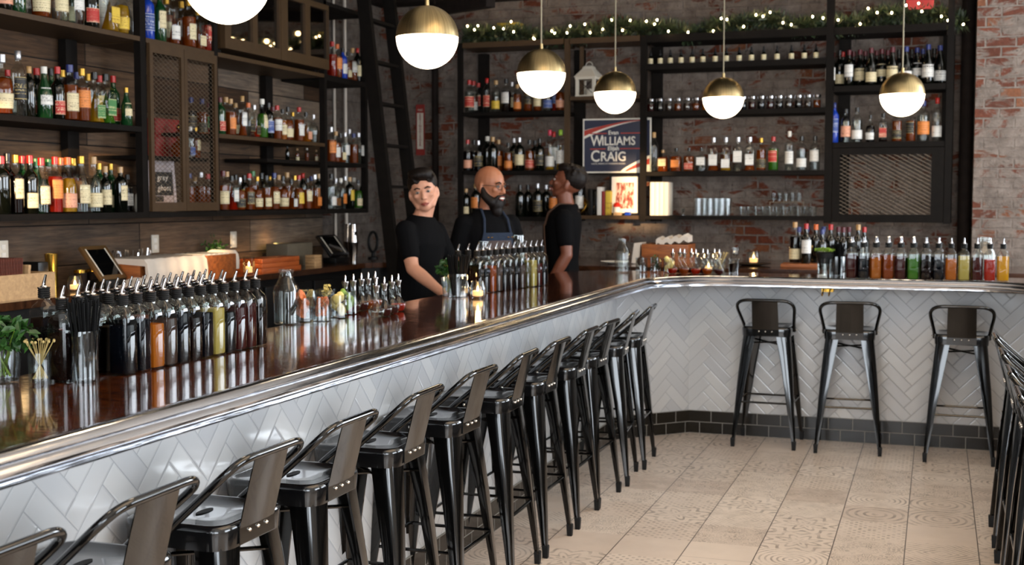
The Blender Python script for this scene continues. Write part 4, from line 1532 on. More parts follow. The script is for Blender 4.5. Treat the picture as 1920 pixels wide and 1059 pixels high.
def band(pts_top, pts_bot, mat, y):
    n = len(pts_top)
    vs = [(x, y, z) for x, z in pts_top] + [(x, y, z) for x, z in pts_bot] + [(x, y + .001, z) for x, z in pts_top] + [(x, y + .001, z) for x, z in pts_bot]
    fs = []
    for i in range(n - 1):
        fs += [(i, i + 1, n + i + 1, n + i), (2 * n + i, 3 * n + i, 3 * n + i + 1, 2 * n + i + 1),
               (i, 2 * n + i, 2 * n + i + 1, i + 1), (n + i, n + i + 1, 3 * n + i + 1, 3 * n + i)]
    fs += [(0, n, 3 * n, 2 * n), (n - 1, 3 * n - 1, 4 * n - 1, 2 * n - 1)]
    MB().add(vs, fs).build('poster_band', mat, ps, smooth=False)


W2, H2 = w - e2, h - e2
us = [i / 12 for i in range(13)]
# sweeping stripes: upper left and lower right corner
def cur(u, a, b, k):
    return a + (b - a) * (1 - (1 - u) ** k)
band([(-W2 + 2 * W2 * u, cur(u, H2 * .62, H2, 1.6) if cur(u, H2 * .62, H2, 1.6) < H2 else H2) for u in us], [(-W2 + 2 * W2 * u, cur(u, H2 * .28, H2 * .97, 1.8)) for u in us], M['pwhite'], -.003)
band([(-W2 + 2 * W2 * .9 * u, cur(u, H2 * .60, H2 * .99, 1.6)) for u in us], [(-W2 + 2 * W2 * .9 * u, cur(u, H2 * .38, H2 * .95, 1.8)) for u in us], M['pred'], -.0045)
band([(W2 * .12 + (W2 * .88) * u, -H2 + H2 * .62 * u ** .8) for u in us], [(W2 * .12 + (W2 * .88) * u, -H2) for u in us], M['pwhite'], -.003)
band([(W2 * .25 + (W2 * .75) * u, -H2 + H2 * .50 * u ** .8) for u in us], [(W2 * .32 + (W2 * .68) * u, -H2 + H2 * .27 * u ** .85) for u in us], M['pred'], -.0045)
for x0_, x1_, z_ in ((-W2 * .82, -W2 * .30, .46), (W2 * .12, W2 * .92, .46), (-W2 * .82, -W2 * .34, -.14), (W2 * .10, W2 * .92, -.14)):
    MB().box(x0_, x1_, -.004, -.0015, H2 * z_, H2 * z_ + .008).build('poster_rule', M['pred'], ps, smooth=False)
R90 = (radians(90), 0, 0)
text_mesh('Evan', .048, 'poster_lettering', M['pwhite'], ps, (-W2 * .10, -.004, H2 * .50), R90, .001, bold=.0008)
text_mesh('W', .125, 'poster_lettering', M['pwhite'], ps, (-W2 * .80, -.004, H2 * .18), R90, .001, align='LEFT', bold=.0015, sx=.82)
text_mesh('ILLIAMS', .100, 'poster_lettering', M['pwhite'], ps, (-W2 * .46, -.004, H2 * .165), R90, .001, align='LEFT', bold=.0015, sx=.86)
text_mesh('Elijah', .048, 'poster_lettering', M['pwhite'], ps, (-W2 * .10, -.004, -H2 * .11), R90, .001, bold=.0008)
text_mesh('C', .135, 'poster_lettering', M['pwhite'], ps, (-W2 * .80, -.004, -H2 * .42), R90, .001, align='LEFT', bold=.0018, sx=.85)
text_mesh('RAIG', .110, 'poster_lettering', M['pwhite'], ps, (-W2 * .50, -.004, -H2 * .44), R90, .001, align='LEFT', bold=.0018, sx=.9)
text_mesh('6', .085, 'poster_lettering', M['pwhite'], ps, (W2 * .80, -.004, -H2 * .38), R90, .001, bold=.001)
text_mesh('UNITE AMERICA\'S WHISKEYS AGAIN.', .018, 'poster_lettering', M['pwhite'], ps, (-W2 * .25, -.004, -H2 * .70), R90, .0006)
ps.location.z = (zt + zb) / 2
struct_brk = bx(bs, 'poster_ledge', pl.x + .05, pr_.x - .05, BY + .2, BY + .22, zb - .012, zb - .001, M['steel'])

# framed picture, books, brass bowl and toys on the lower bronze shelf
p0, p1 = at(1143, 360, Y=BY + .1), at(1203, 360, Y=BY + .1)
zt, zb = at(1170, 327, Y=BY + .1).z, 1.427
fr = thing('framed_picture', 'square picture in a dark frame with wide pale mount, below the poster', 'picture', ((p0.x + p1.x) / 2 - .01, BY + .11, zb))
w, h = (p1.x - p0.x) / 2 - .005, zt - zb
fr.rotation_euler = (radians(-3), 0, 0)
m = MB().box(-w, -w + .018, -.01, .01, 0, h).box(w - .018, w, -.01, .01, 0, h).box(-w + .018, w - .018, -.01, .01, 0, .018).box(-w + .018, w - .018, -.01, .01, h - .018, h)
m.build('picture_frame', M['black_plastic'], fr, smooth=False)
MB().box(-w + .018, w - .018, -.004, .006, .018, h - .018).build('mount', M['paper'], fr, smooth=False)
t_ = NT('abstract_red_brown_print')
n_ = t_.noise(t_.mapv(t_.obj(), (30, 1, 8)), 1.5, 5, .7)
t_.set(Base_Color=t_.ramp(n_, [(.35, '4a1a16'), (.48, 'a04a38'), (.56, 'e0cfc0'), (.7, '7a5a58')]), Roughness=.5)
MB().box(-w * .58, w * .58, -.006, -.003, h * .16, h * .80).build('print', t_.m, fr, smooth=False)
bk = [(1097, .05, .215, 'black_plastic', 'black'), (1104, .04, .20, 'screen', 'dark'), (1117, .045, .235, 'paper', 'pale'), (1124, .035, .20, 'letter_red', 'red'), (1134, .055, .205, 'lab_y', 'yellow-tan')]
cx_ = b_ + .17
for i, (x, wd, ht, mt, nm) in enumerate(bk):
    o = MB().bbox(cx_, cx_ + wd * .8, BY + .06, BY + .24, 1.426, 1.426 + ht, .003).build('book', M[mt])
    tag(o, '%s book standing upright, %s in the row left of the framed picture' % (nm, ordl(i, len(bk))), 'book', 'books left of the framed picture')
    cx_ += wd * .8 + .004
t = thing('brass_bowl', 'dull brass bowl tilted on its side beside the books', 'bowl', (b_ + .105, BY + .075, 1.50))
t.rotation_euler = (radians(68), 0, radians(-20))
MB().lathe([(0, -.05), (.03, -.05), (.065, -.02), (.078, .03), (.075, .032), (.06, -.015), (.027, -.043), (0, -.043)], 24).build('bowl_body', M['gold'], t)
t = thing('toy_mushroom', 'little red-capped ornament in front of the framed picture', 'ornament', (fr.location.x - .05, BY + .05, 1.426))
MB().lathe([(0, 0), (.028, 0), (.03, .06), (.02, .075)], 14).build('ornament_base', M['paper'], t)
MB().lathe([(.034, .07), (.03, .09), (.018, .105), (0, .11)], 14).build('ornament_cap', M['terracotta'], t)
tag(MB().bbox(fr.location.x + .02, fr.location.x + .07, BY + .03, BY + .07, 1.426, 1.455, .004).build('blue_box', M['bluebody']), 'tiny blue box in front of the framed picture', 'box')
tag(MB().bbox(fr.location.x - .07, fr.location.x + .0, BY + .005, BY + .018, 1.426, 1.452, .003).build('wooden_block', M['pine_box']), 'tiny pale wooden block at the shelf edge below the picture', 'block')
# white binders
xs = [at(x, 365, Y=BY + .1).x for x in (1221, 1229.5, 1238, 1246.5, 1255)]
for i in range(4):
    o = MB().bbox(xs[i] + .001, xs[i + 1] - .001, BY + .05, BY + .25, 1.426, 1.70, .004).build('menu_binder', M['white_paint'])
    tag(o, 'white menu binder standing right of the picture, %s of four' % ordl(i, 4), 'binder', 'white binders on the far shelf')
tag(MB().lathe([(0, 0), (.02, 0), (.02, .004), (.006, .012), (.012, .03), (.018, .06), (.015, .06), (0, .02)], 12).build('small_glass', M['glass_cut'], loc=(at(1281, 390, Y=BY + .08).x, BY + .08, 1.426)),
    'single tiny stemmed glass right of the white binders', 'glass')


# glasses on the far lower shelf
def glass_thing(name, prof, label, cat, loc, group, mat='glass_cut', seg=18):
    o = MB().lathe(prof, seg).build(name, M[mat])
    o.location = loc
    return tag(o, label, cat, group)


def tumbler_prof(r0, r1, h, t=.0025):
    return [(0, .002), (r0, 0), (r1, h), (r1 - t, h), (r0 - t, .010), (0, .010)]


g0 = None
xs = [1309, 1320, 1331, 1342, 1353, 1364]
for i, x in enumerate(xs):
    p = at(x, 385, Y=BY + .07 + .07 * (i % 2))
    lab = 'tall straight highball glass, %s of the cluster right of binders' % ordl(i, 6)
    loc = (p.x, BY + .07 + .085 * (i % 2), 1.426)
    if g0 is None:
        g0 = glass_thing('highball_glass', tumbler_prof(.027, .030, .14), lab, 'glass', loc, 'highball glasses on the far lower shelf')
    else:
        o = g0.copy(); COL.objects.link(o); o.location = loc; o['label'] = lab
g1 = None
xs = [1393, 1406, 1420, 1433, 1446, 1459, 1472, 1486, 1499, 1512, 1525]
for i, x in enumerate(xs):
    yy = BY + .07 + .085 * (i % 2)
    p = at(x, 390, Y=yy)
    lab = 'short cut-glass tumbler, %s of the row under the clear bottles' % ordl(i, len(xs))
    loc = (p.x, yy, 1.426)
    if g1 is None:
        g1 = glass_thing('tumbler', tumbler_prof(.026, .033, .075, .004), lab, 'glass', loc, 'cut tumblers on the far lower shelf')
    else:
        o = g1.copy(); COL.objects.link(o); o.location = loc; o['label'] = lab
g2 = None
for i, x in enumerate([1451, 1462, 1474, 1486, 1499]):
    yy = BY + .29
    p = at(x, 360, Y=yy)
    lab = 'thin shot glass hung above the tumblers, %s of five' % ordl(i, 5)
    loc = (p.x, yy, 1.54)
    if g2 is None:
        g2 = glass_thing('shot_glass', tumbler_prof(.016, .02, .07), lab, 'glass', loc, 'thin glasses on the small rack')
    else:
        o = g2.copy(); COL.objects.link(o); o.location = loc; o['label'] = lab
p0, p1 = at(1443, 375, Y=BY + .29), at(1507, 375, Y=BY + .29)
tag(MB().box(p0.x, p1.x, BY + .26, BY + .32, 1.533, 1.539).box(p0.x, p0.x + .006, BY + .28, BY + .30, 1.426, 1.533).box(p1.x - .006, p1.x, BY + .28, BY + .30, 1.426, 1.533)
    .build('glass_rack', M['mesh_wire'], smooth=False), 'small wire rack behind the tumblers', 'rack')

# ================================================================== BACK COUNTERS
ZK = 1.06
KX, KY = -4.25, 9.05
bc = thing('back_counter', 'dark wood topped back bar counter with black cabinet fronts below the shelving', 'counter', (KX, 2.4, 0))
l = bc.location
poly = [(XB, 2.4), (KX, 2.4), (KX, KY - .15), (KX + .15, KY), (1.25, KY), (1.25, YW - .41), (pierx - .13, YW - .41), (pierx - .13, YW), (XB, YW)]
MB().prism([(x - l.x, y - l.y) for x, y in poly], 1.02, ZK).build('counter_top', M['counter'], bc, smooth=False)
k = .04
poly2 = [(XB, 2.42), (KX - k, 2.42), (KX - k, KY - .13), (KX + .13, KY + k), (1.22, KY + k), (1.22, YW - .42), (XB + .5, YW - .42), (XB, YW - .42)]
MB().prism([(x - l.x, y - l.y) for x, y in poly2], .0, 1.018).build('cabinet_body', M['cabinet_black'], bc, smooth=False)
for i in range(9):
    y0 = 2.5 + i * .70
    d = MB().bbox(KX - k - l.x, KX - k + .02 - l.x, y0 - l.y, y0 + .66 - l.y, .12, .97, .006).build('cabinet_door', M['black_plastic'], bc)
    MB().tube([(KX - k + .02 - l.x, y0 + .60 - l.y, .78), (KX - k + .05 - l.x, y0 + .60 - l.y, .79), (KX - k + .05 - l.x, y0 + .60 - l.y, .91), (KX - k + .02 - l.x, y0 + .60 - l.y, .92)], .006, 8).build('door_handle', M['chrome'], d)
for i in range(7):
    x0 = -4.05 + i * .74
    MB().bbox(x0 - l.x, x0 + .70 - l.x, KY + .02 - l.y, KY + k - l.y, .12, .97, .006).build('cabinet_door', M['black_plastic'], bc)


# ================================================================== POUR BOTTLES ON THE BAR
def sq_prof_bottle(w, h):
    R = w / 2
    pr = [(0, .006), (R * .94, 0), (R, .004), (R, h * .60), (R * .97, h * .635), (R * .78, h * .675), (R * .50, h * .71), (R * .40, h * .735), (R * .38, h * .77), (R * .44, h * .78), (R * .44, h * .80), (0, h * .80)]
    return pr


PB = {}


def pour_bottle(w, h, liq, fill, loc, rz, label, group):
    key = (w, h, fill)
    if key not in PB:
        b = MB().lathe(sq_prof_bottle(w, h), 24, sq=6).mesh('glass_bottle')
        R = w / 2 * .93
        lz = h * .60 * fill
        lq = MB().lathe([(0, .008), (R * .95, .007), (R, .012), (R, lz - .004), (R * .97, lz), (0, lz)], 24, sq=6).mesh('liquid')
        c = MB()
        r = w / 2 * .50
        prc = [(r * .6, h * .745)]
        for i in range(5):
            z = h * (.755 + i * .022)
            prc += [(r * .95, z), (r * 1.08, z + h * .007), (r * 1.08, z + h * .013), (r * .95, z + h * .02)]
        prc += [(0, h * .862)]
        c.lathe(prc, 14)
        c = c.mesh('pourer_collar')
        s = MB().lathe([(r * 1.1, h * .860), (r * 1.15, h * .868), (r * .6, h * .874), (r * .5, h * .885)], 12)
        s.tube([(0, 0, h * .866), (0, 0, h * .90), (0, -h * .012, h * .94), (0, -h * .035, h * 1.0)], [.0058, .0055, .0046, .0034], 10)
        s = s.mesh('pour_spout')
        for me in (b, lq, c, s):
            me.materials.append(M['rubber'])
        PB[key] = (b, lq, c, s)
    b, lq, c, s = PB[key]
    t = thing('pour_bottle', label, 'pour bottle', loc, rz, group)
    link('glass_bottle', b, t, mat=M['glass'])
    link('liquid', lq, t, mat=M['l_' + liq])
    link('pourer_collar', c, t, mat=M['rubber'])
    link('pour_spout', s, t, mat=M['chrome'])
    return t


LN = {'navy': 'blue-black', 'orange': 'orange', 'grey': 'grey-brown', 'pale': 'pale citrus', 'maroon': 'maroon', 'dark': 'near-black', 'clear': 'clear',
      'red': 'red', 'yellow': 'golden', 'amber': 'amber', 'green': 'green'}
GP = 'steel-spouted pour bottles on the near part of the bar'
front = 'navy navy orange grey navy dark navy pale navy maroon maroon dark'.split()
for k, c in enumerate(front):
    y = 2.965 + .0660 * k
    pour_bottle(.0635, .262, c, (.90, .96, .84)[k % 3], (-2.17, y, ZB), radians(90 + rnd.uniform(-6, 6)), 'square pour bottle of %s syrup, %s in the near front rank' % (LN[c], ordl(k, 12)), GP)
mid = 'dark navy clear grey navy amber navy dark clear navy yellow maroon dark'.split()
for k, c in enumerate(mid):
    y = 2.80 + .0660 * k
    pour_bottle(.0635, .262, c, (.84, .90, .96)[k % 3], (-2.243, y, ZB), radians(90 + rnd.uniform(-6, 6)), 'square pour bottle of %s syrup, %s in the near middle rank' % (LN[c], ordl(k, 13)), GP)
back = 'dark navy grey clear amber navy dark navy grey maroon'.split()
for k, c in enumerate(back):
    y = 3.0 + .0675 * k
    pour_bottle(.0635, .262, c, (.96, .84, .90)[k % 3], (-2.316, y, ZB), radians(90 + rnd.uniform(-6, 6)), 'square pour bottle of %s syrup, %s in the near rear rank' % (LN[c], ordl(k, 10)), GP)
GP2 = 'steel-spouted pour bottles on the middle part of the bar'
row = 'dark navy amber grey navy dark navy grey clear pale maroon navy'.split()
for k, c in enumerate(row):
    u = k / 11
    pour_bottle(.0635, .262, c, (.96, .84, .90)[k % 3], (-2.27 + .12 * u, 6.10 + .74 * u, ZB), radians(90 - 9), 'slim pour bottle of %s syrup, %s in the row by the candle' % (LN[c], ordl(k, 12)), GP2)
row = 'grey navy dark clear navy maroon dark navy'.split()
for k, c in enumerate(row):
    u = k / 7
    pour_bottle(.0635, .262, c, (.84, .90, .96)[k % 3], (-2.36 + .11 * u, 6.06 + .74 * u, ZB), radians(90 - 9), 'slim pour bottle of %s syrup, %s behind the row by the candle' % (LN[c], ordl(k, 8)), GP2)
GP3 = 'steel-spouted pour bottles on the far cross run'
row = 'maroon navy orange amber maroon green dark navy orange pale maroon red yellow'.split()
for k, c in enumerate(row):
    u = k / 12
    pour_bottle(.066, .262, c, (.96, .90, .84)[k % 3], (-.505 + .885 * u, 8.05, ZB), radians(rnd.uniform(0, 16)), 'pour bottle of %s liquid, %s in front row on cross bar' % (LN[c], ordl(k, 13)), GP3)
row = 'maroon dark amber amber dark green navy navy'.split()
for k, c in enumerate(row):
    u = k / 12
    pour_bottle(.066, .262, c, (.90, .84, .96)[k % 3], (-.500 + .885 * u, 8.135, ZB), radians(rnd.uniform(0, 16)), 'pour bottle of %s liquid, %s in rear row on cross bar' % (LN[c], ordl(k, 8)), GP3)


# dasher bottles
def dasher(loc, liq, label, group, cache={}):
    if 'b' not in cache:
        cache['b'] = MB().lathe([(0, .004), (.020, 0), (.024, .004), (.035, .030), (.034, .036), (.014, .062), (.0115, .075), (.0115, .125), (.0135, .128), (.0135, .134), (0, .134)], 18).mesh('glass_flask')
        cache['l'] = MB().lathe([(0, .006), (.019, .005), (.023, .008), (.0325, .030), (.030, .036), (0, .037)], 16).mesh('bitters')
        cache['c'] = MB().lathe([(.009, .110), (.0105, .125), (.015, .136), (.015, .141), (.004, .144), (.0035, .165), (.002, .168), (0, .168)], 12).mesh('dasher_top')
        for k in 'blc':
            cache[k].materials.append(M['rubber'])
    t = thing('dasher_bottle', label, 'dasher bottle', loc, 0, group)
    link('glass_flask', cache['b'], t, mat=M['glass'])
    link('bitters', cache['l'], t, mat=M['l_' + liq])
    link('dasher_top', cache['c'], t, mat=M['chrome'])
    return t


lq = ['red', 'maroon', 'maroon', 'amber', 'amber', 'clear', 'maroon', 'maroon', 'red']
ds = [(648, 588), (663, 585), (678, 582), (691, 580), (704, 577), (706, 598), (721, 593), (735, 588), (747, 584)]
for i, (x, y) in enumerate(ds):
    p = at(x, y, Z=ZB)
    dasher((p.x, p.y, ZB), lq[i], 'round-based dasher bottle of %s bitters, %s beside the garnish glasses' % (LN[lq[i]], ordl(i, 9)), 'dasher bottles on the long bar')
for i in range(9):
    x = -1.655 + .077 * (i // 2) + .03 * (i % 2)
    y = 8.17 + .095 * (i % 2)
    c = lq[(i * 2) % 9]
    dasher((x, y, ZB), c, 'dasher bottle of %s bitters on the cross bar, %s of nine' % (LN[c], ordl(i, 9)), 'dasher bottles on the cross bar')


# ---- glassware and garnishes
def milk_bottle(loc, label, s=1.0):
    t = thing('milk_bottle', label, 'bottle', loc)
    t.scale = (s, s, s)
    MB().lathe([(0, .006), (.040, 0), (.047, .006), (.048, .125), (.046, .140), (.027, .182), (.0235, .195), (.0235, .202), (.027, .205), (.027, .216), (.0245, .218), (.0245, .216), (.021, .214),
                (.0205, .195), (.024, .180), (.043, .138), (.045, .125), (.044, .010), (0, .010)], 32, sq=3.2).build('glass_bottle', M['glass'], t)
    return t


milk_bottle(tuple(at(538, 607, Z=ZB)), 'empty clear milk-style bottle beside the garnish glasses on the long bar')
p = at(1167, 511, Z=ZB)
milk_bottle((p.x, p.y, ZB), 'empty clear milk-style bottle at the inner corner of the cross bar', 1.06)
milk_bottle((.285, 8.27, ZB), 'clear milk-style bottle behind the right end of the pour bottles', 1.2)


def wheel(m, c, r, rot):
    mt = Matrix.Translation(c) @ Euler(rot).to_matrix().to_4x4()
    m.lathe([(0, -.0012), (r, -.0012), (r, .0012), (0, .0012)], 16, mat=mt)


def tumbler(loc, label, fillmat, kind, group='garnish tumblers', r=.039, h=.098):
    t = thing('garnish_glass', label, 'garnish glass', loc, rnd.uniform(0, 6), group)
    rings = []
    for q, z in ((.92, 0), (1, .004), (1.02, h), (.94, h), (.90, .014)):
        rings.append([((r + (.0011 if k % 2 else -.0011)) * q * cos(2 * pi * k / 28), (r + (.0011 if k % 2 else -.0011)) * q * sin(2 * pi * k / 28), z) for k in range(28)])
    MB().loft(rings).build('glass_cup', M['glass_cut'], t, smooth=False)
    m = MB()
    if kind == 'wheels':
        for k in range(9):
            wheel(m, (rnd.uniform(-.008, .008), rnd.uniform(-.008, .008), .035 + k * .009), r * .66, (rnd.uniform(.8, 1.5), rnd.uniform(-.3, .3), rnd.uniform(0, 6)))
    elif kind == 'peel':
        for k in range(12):
            a = rnd.uniform(0, 6.28)
            rr = r * rnd.uniform(.35, .68)
            pts = [(rr * cos(a + u), rr * sin(a + u), .022 + u * .024) for u in [j * .45 for j in range(8)]]
            m.tube(pts, .0032, 5)
    elif kind == 'wedges':
        for k in range(7):
            a = k * .9
            m.sphere((r * .45 * cos(a), r * .45 * sin(a), .03 + k * .010), .018, 8, 6, (1, .6, 1.25))
    elif kind == 'herb':
        for k in range(46):
            a, q = rnd.uniform(0, 6.28), rnd.uniform(0, r * .7)
            z = rnd.uniform(.02, h + .02)
            leaf(m, (q * cos(a), q * sin(a), z), rnd.uniform(.008, .013))
    m.build('garnish', fillmat, t)
    return t


def leaf(m, c, s):
    mt = Matrix.Translation(c) @ Euler((rnd.uniform(-1.2, 1.2), rnd.uniform(-1.2, 1.2), rnd.uniform(0, 6.28))).to_matrix().to_4x4()
    m.add([(-s, 0, 0), (-s * .3, -s * .55, .15 * s), (s * .6, -s * .4, .1 * s), (s, 0, -.1 * s), (s * .6, s * .4, .1 * s), (-s * .3, s * .55, .15 * s), (0, 0, -.12 * s)],
          [(0, 1, 6), (1, 2, 6), (2, 3, 6), (3, 4, 6), (4, 5, 6), (5, 0, 6)], mt)


for x, y, mat, kd, nm in ((567, 603, 'citrus', 'wheels', 'dried orange wheels'), (604, 602, 'citrus', 'peel', 'orange peel twists'), (633, 596, 'lemon', 'wedges', 'lemon peel'),
                          (651, 589, 'moss', 'wedges', 'lime wedges')):
    p = at(x, y, Z=ZB)
    tumbler((p.x, p.y, ZB), 'cut tumbler of %s on the long bar near the milk-style bottle' % nm, M[mat], kd)
for x, y, mat, kd, nm in ((578, 585, 'pick', 'peel', 'pale curled peel in the rear'), (612, 583, 'lemon', 'herb', 'yellow petals in the rear')):
    p = at(x, y, Z=ZB)
    tumbler((p.x, p.y, ZB), 'cut tumbler of %s, behind the dried orange glass' % nm, M[mat], kd)
for x, nm, mat, kd in ((-1.90, 'brown spices', 'apron_brown', 'wedges'), (-1.80, 'mint sprigs', 'leaf', 'herb'), (-1.61 - .10, 'lemon wedges', 'lemon', 'wedges')):
    tumbler((x, 8.32, ZB), 'cut tumbler of %s on the cross bar by the inner corner' % nm, M[mat], kd, 'garnish tumblers on the cross bar')


def herb_glass(loc, label, r=.045, h=.095, spread=.085, top=.17, n=230, ls=.017):
    t = thing('herb_glass', label, 'plant', loc, 0, 'fresh herbs standing in glasses')
    MB().lathe([(0, .005), (r * .8, 0), (r, h), (r - .003, h), (r * .75, .010), (0, .010)], 24).build('glass_cup', M['glass_cut'], t)
    st = MB()
    for k in range(14):
        a = rnd.uniform(0, 6.28)
        st.tube([(r * .4 * cos(a + 2.5), r * .4 * sin(a + 2.5), .02), (r * .5 * cos(a), r * .5 * sin(a), h), (spread * .7 * cos(a), spread * .7 * sin(a), top * .85)], .0018, 5)
    st.build('stems', M['moss'], t)
    m = MB()
    for k in range(n):
        a, v = rnd.uniform(0, 6.28), rnd.uniform(-.5, 1)
        q = sqrt(max(0, 1 - v * v)) * rnd.uniform(.4, 1)
        leaf(m, (spread * q * cos(a), spread * q * sin(a), top * .72 + v * spread * .62), ls * rnd.uniform(.7, 1.2))
    m.build('leaves', M['leaf'], t)
    return t


herb_glass((-2.37, 2.72, ZB), 'leafy green herbs in a cut glass at the left edge of the bar')
herb_glass((-2.355, 5.93, ZB), 'leafy green herbs in a glass beside the leaning bartender', spread=.075, top=.19)
# cocktail picks
def picks(loc, label, s=1):
    t = thing('pick_glass', label, 'pick glass', loc)
    MB().lathe([(0, .006), (.030 * s, 0), (.031 * s, .085 * s), (.028 * s, .085 * s), (.027 * s, .010), (0, .010)], 22).build('glass_cup', M['glass'], t)
    m, kn = MB(), MB()
    for k in range(18):
        a = k * .35 + rnd.uniform(-.1, .1)
        b = (-.019 * s * cos(a), -.019 * s * sin(a), .014)
        e = (.048 * s * cos(a) * rnd.uniform(.6, 1), .048 * s * sin(a) * rnd.uniform(.6, 1), .118 * s)
        m.tube([b, e], .0011, 5)
        kn.sphere((e[0], e[1], e[2] - .002), .0042, 6, 4)
    m.build('pick_sticks', M['pick'], t)
    kn.build('pick_knots', M['pick'], t)


picks(tuple(at(76, 719, Z=ZB)), 'bamboo knot picks fanned out in a clear glass at bar left')
p = at(1355, 512, Z=ZB)
picks((p.x, 8.28, ZB), 'bamboo knot picks in a glass beside the cross bar candle', 1.2)


def straw_cup(loc, label, h=.14, r=.033, top=.225, n=34, fan=.045):
    t = thing('straw_glass', label, 'straw glass', loc, 0, 'black straws held in ribbed glasses')
    rings = []
    for i in range(9):
        z = h * i / 8
        q = 1 + (.03 if i % 2 else 0)
        rings.append([((r + (.0012 if k % 2 else -.0012)) * q * cos(2 * pi * k / 32), (r + (.0012 if k % 2 else -.0012)) * q * sin(2 * pi * k / 32), z) for k in range(32)])
    for z in (h, .008):
        rings.append([((r - .004) * cos(2 * pi * k / 32), (r - .004) * sin(2 * pi * k / 32), z) for k in range(32)])
    MB().loft(rings).build('ribbed_glass', M['glass_cut'], t, angle=25)
    m = MB()
    for k in range(n):
        a, q = rnd.uniform(0, 6.28), sqrt(rnd.random())
        m.tube([(r * .6 * q * cos(a + .4), r * .6 * q * sin(a + .4), .012), (fan * q * cos(a), fan * q * sin(a), top * rnd.uniform(.95, 1.02))], .0026, 6)
    m.build('straws', M['straw'], t)


straw_cup(tuple(at(160, 716, Z=ZB)), 'black straws in a tall ribbed glass before the near pour bottles')
straw_cup(tuple(at(136, 712, Z=ZB)), 'tall ribbed glass of shorter black straws left of the taller straws', top=.15, n=26, fan=.02)
straw_cup(tuple(at(106, 706, Z=ZB)), 'wide bunch of short black straws in a fluted glass behind the bamboo picks', h=.085, r=.040, top=.135, n=230, fan=.066)
pour_bottle(.066, .275, 'dark', .9, tuple(at(86, 690, Z=ZB)), radians(80), 'single pour bottle of dark syrup behind the short black straws at bar left', GP)
straw_cup((-2.285, 5.86, ZB), 'fan of black straws in a glass beside the middle candle', h=.12, r=.05, top=.215, n=60, fan=.062)
p = at(1573, 514, Z=ZB)
straw_cup((-.60, 8.22, ZB), 'dark straws in a glass behind the potted cress', h=.13, r=.045, top=.21, n=60, fan=.05)
votive((-2.165, 5.83, ZB), 'lit candle in a tapered glass on the long bar before the middle pour bottles', r=.042, h=.088, power=1.2)
votive((-2.30, 5.99, ZB), 'second lit candle partly hidden behind the black straw fan', r=.03, h=.08, power=.6)
p = at(1330, 512, Z=ZB)
votive((p.x, 8.30, ZB), 'lit candle in a round glass on the cross bar', r=.04, h=.095, power=1.2)
# potted cress
t = thing('potted_cress', 'bright green cress growing from dark soil in a straight glass', 'plant', (-.675, 8.20, ZB))
MB().lathe([(0, .006), (.045, 0), (.052, .155), (.049, .155), (.043, .010), (0, .010)], 24).build('glass_cup', M['glass'], t)
MB().lathe([(0, .085), (.045, .085), (.056, .15), (.05, .158), (0, .16)], 20).build('soil', M['rubber'], t)
m = MB()
for k in range(420):
    a, q = rnd.uniform(0, 6.28), sqrt(rnd.random()) * .062
    leaf(m, (q * cos(a), q * sin(a), .165 + rnd.uniform(0, .022) * (1 - q * 8)), .008)
m.build('leaves', M['moss'], t)
# sugar jar, small mug of dark sticks
t = thing('sugar_jar', 'short wide-rimmed glass jar right of the cross bar picks', 'jar', (at(1381, 512, Z=ZB).x, 8.27, ZB))
MB().lathe([(0, .005), (.032, 0), (.036, .085), (.045, .10), (.043, .104), (.032, .09), (.03, .01), (0, .01)], 22).build('glass_jar', M['glass_cut'], t)
MB().lathe([(0, .012), (.028, .012), (.031, .07), (0, .074)], 16).build('jar_contents', M['l_dark'], t)
for (x, y, s, lab) in ((-2.395, at(345, 620, X=-2.395).y, .80, 'empty jar standing behind the rear rank of near pour bottles'), (-2.385, 6.52, 1.0, 'tall clear mason jar behind the middle pour bottles, nearer one'), (-2.335, 6.98, 1.08, 'tall clear mason jar at far end of the middle pour bottles')):
    t = thing('mason_jar', lab, 'jar', (x, y, ZB))
    t.scale = (s, s, s)
    MB().lathe([(0, .006), (.036, 0), (.04, .006), (.04, .20), (.032, .225), (.032, .262), (.029, .262), (.029, .226), (.037, .20), (.036, .01), (0, .01)], 24).build('glass_jar', M['glass_cut'], t)

# ================================================================== ITEMS ON THE LEFT BACK COUNTER
def onleft(x, y, X):
    return at(x, y, X=X).y


def bevbox(name, x0, x1, y0, y1, z0, z1, mat, label, cat, b=.003, group=None, parent=None):
    o = MB().bbox(x0, x1, y0, y1, z0, z1, b).build(name, mat)
    return tag(o, label, cat, group)


ye = at(104, 553, X=-4.33).y
t = thing('wooden_crate', 'pale pine crate of reddish menu cards at the left end of the back counter', 'crate', (-4.45, ye - .36, ZK))
m = MB()
for q in ((.105, .12, -.40, .36), (-.12, -.105, -.40, .36)):
    m.box(q[0], q[1], q[2], q[3], .0, .125)
m.box(-.105, .105, .345, .36, 0, .125).box(-.105, .105, -.40, -.385, 0, .125).box(-.105, .105, -.385, .345, 0, .012)
m.build('crate_box', M['pine_box'], t, smooth=False)
for kk in range(24):
    y = -.10 + kk * .0115
    tag(MB().box(-4.55, -4.38, -.002, .002, 0, .19).build('menu_card', M['menu_brown'], loc=(0, t.location.y + y, ZK + .014), rot=(radians(-5), 0, 0), smooth=False),
        'reddish-brown menu card filed upright in the pine crate, %s in the file' % ordl(kk, 24), 'menu card', 'menu cards in the pine crate')
tag(MB().box(-4.48, -4.37, 0, .018, 0, .155).build('wooden_tag', M['pine_box'], loc=(0, t.location.y + .19, ZK + .014), rot=(radians(-8), 0, 0), smooth=False), 'stamped pale wooden block standing in the pine crate', 'block')
bevbox('card_reader', -4.60, -4.45, ye + .02, ye + .10, ZK, ZK + .17, M['black_plastic'], 'black box-shaped device right of the pine crate', 'device', .008)
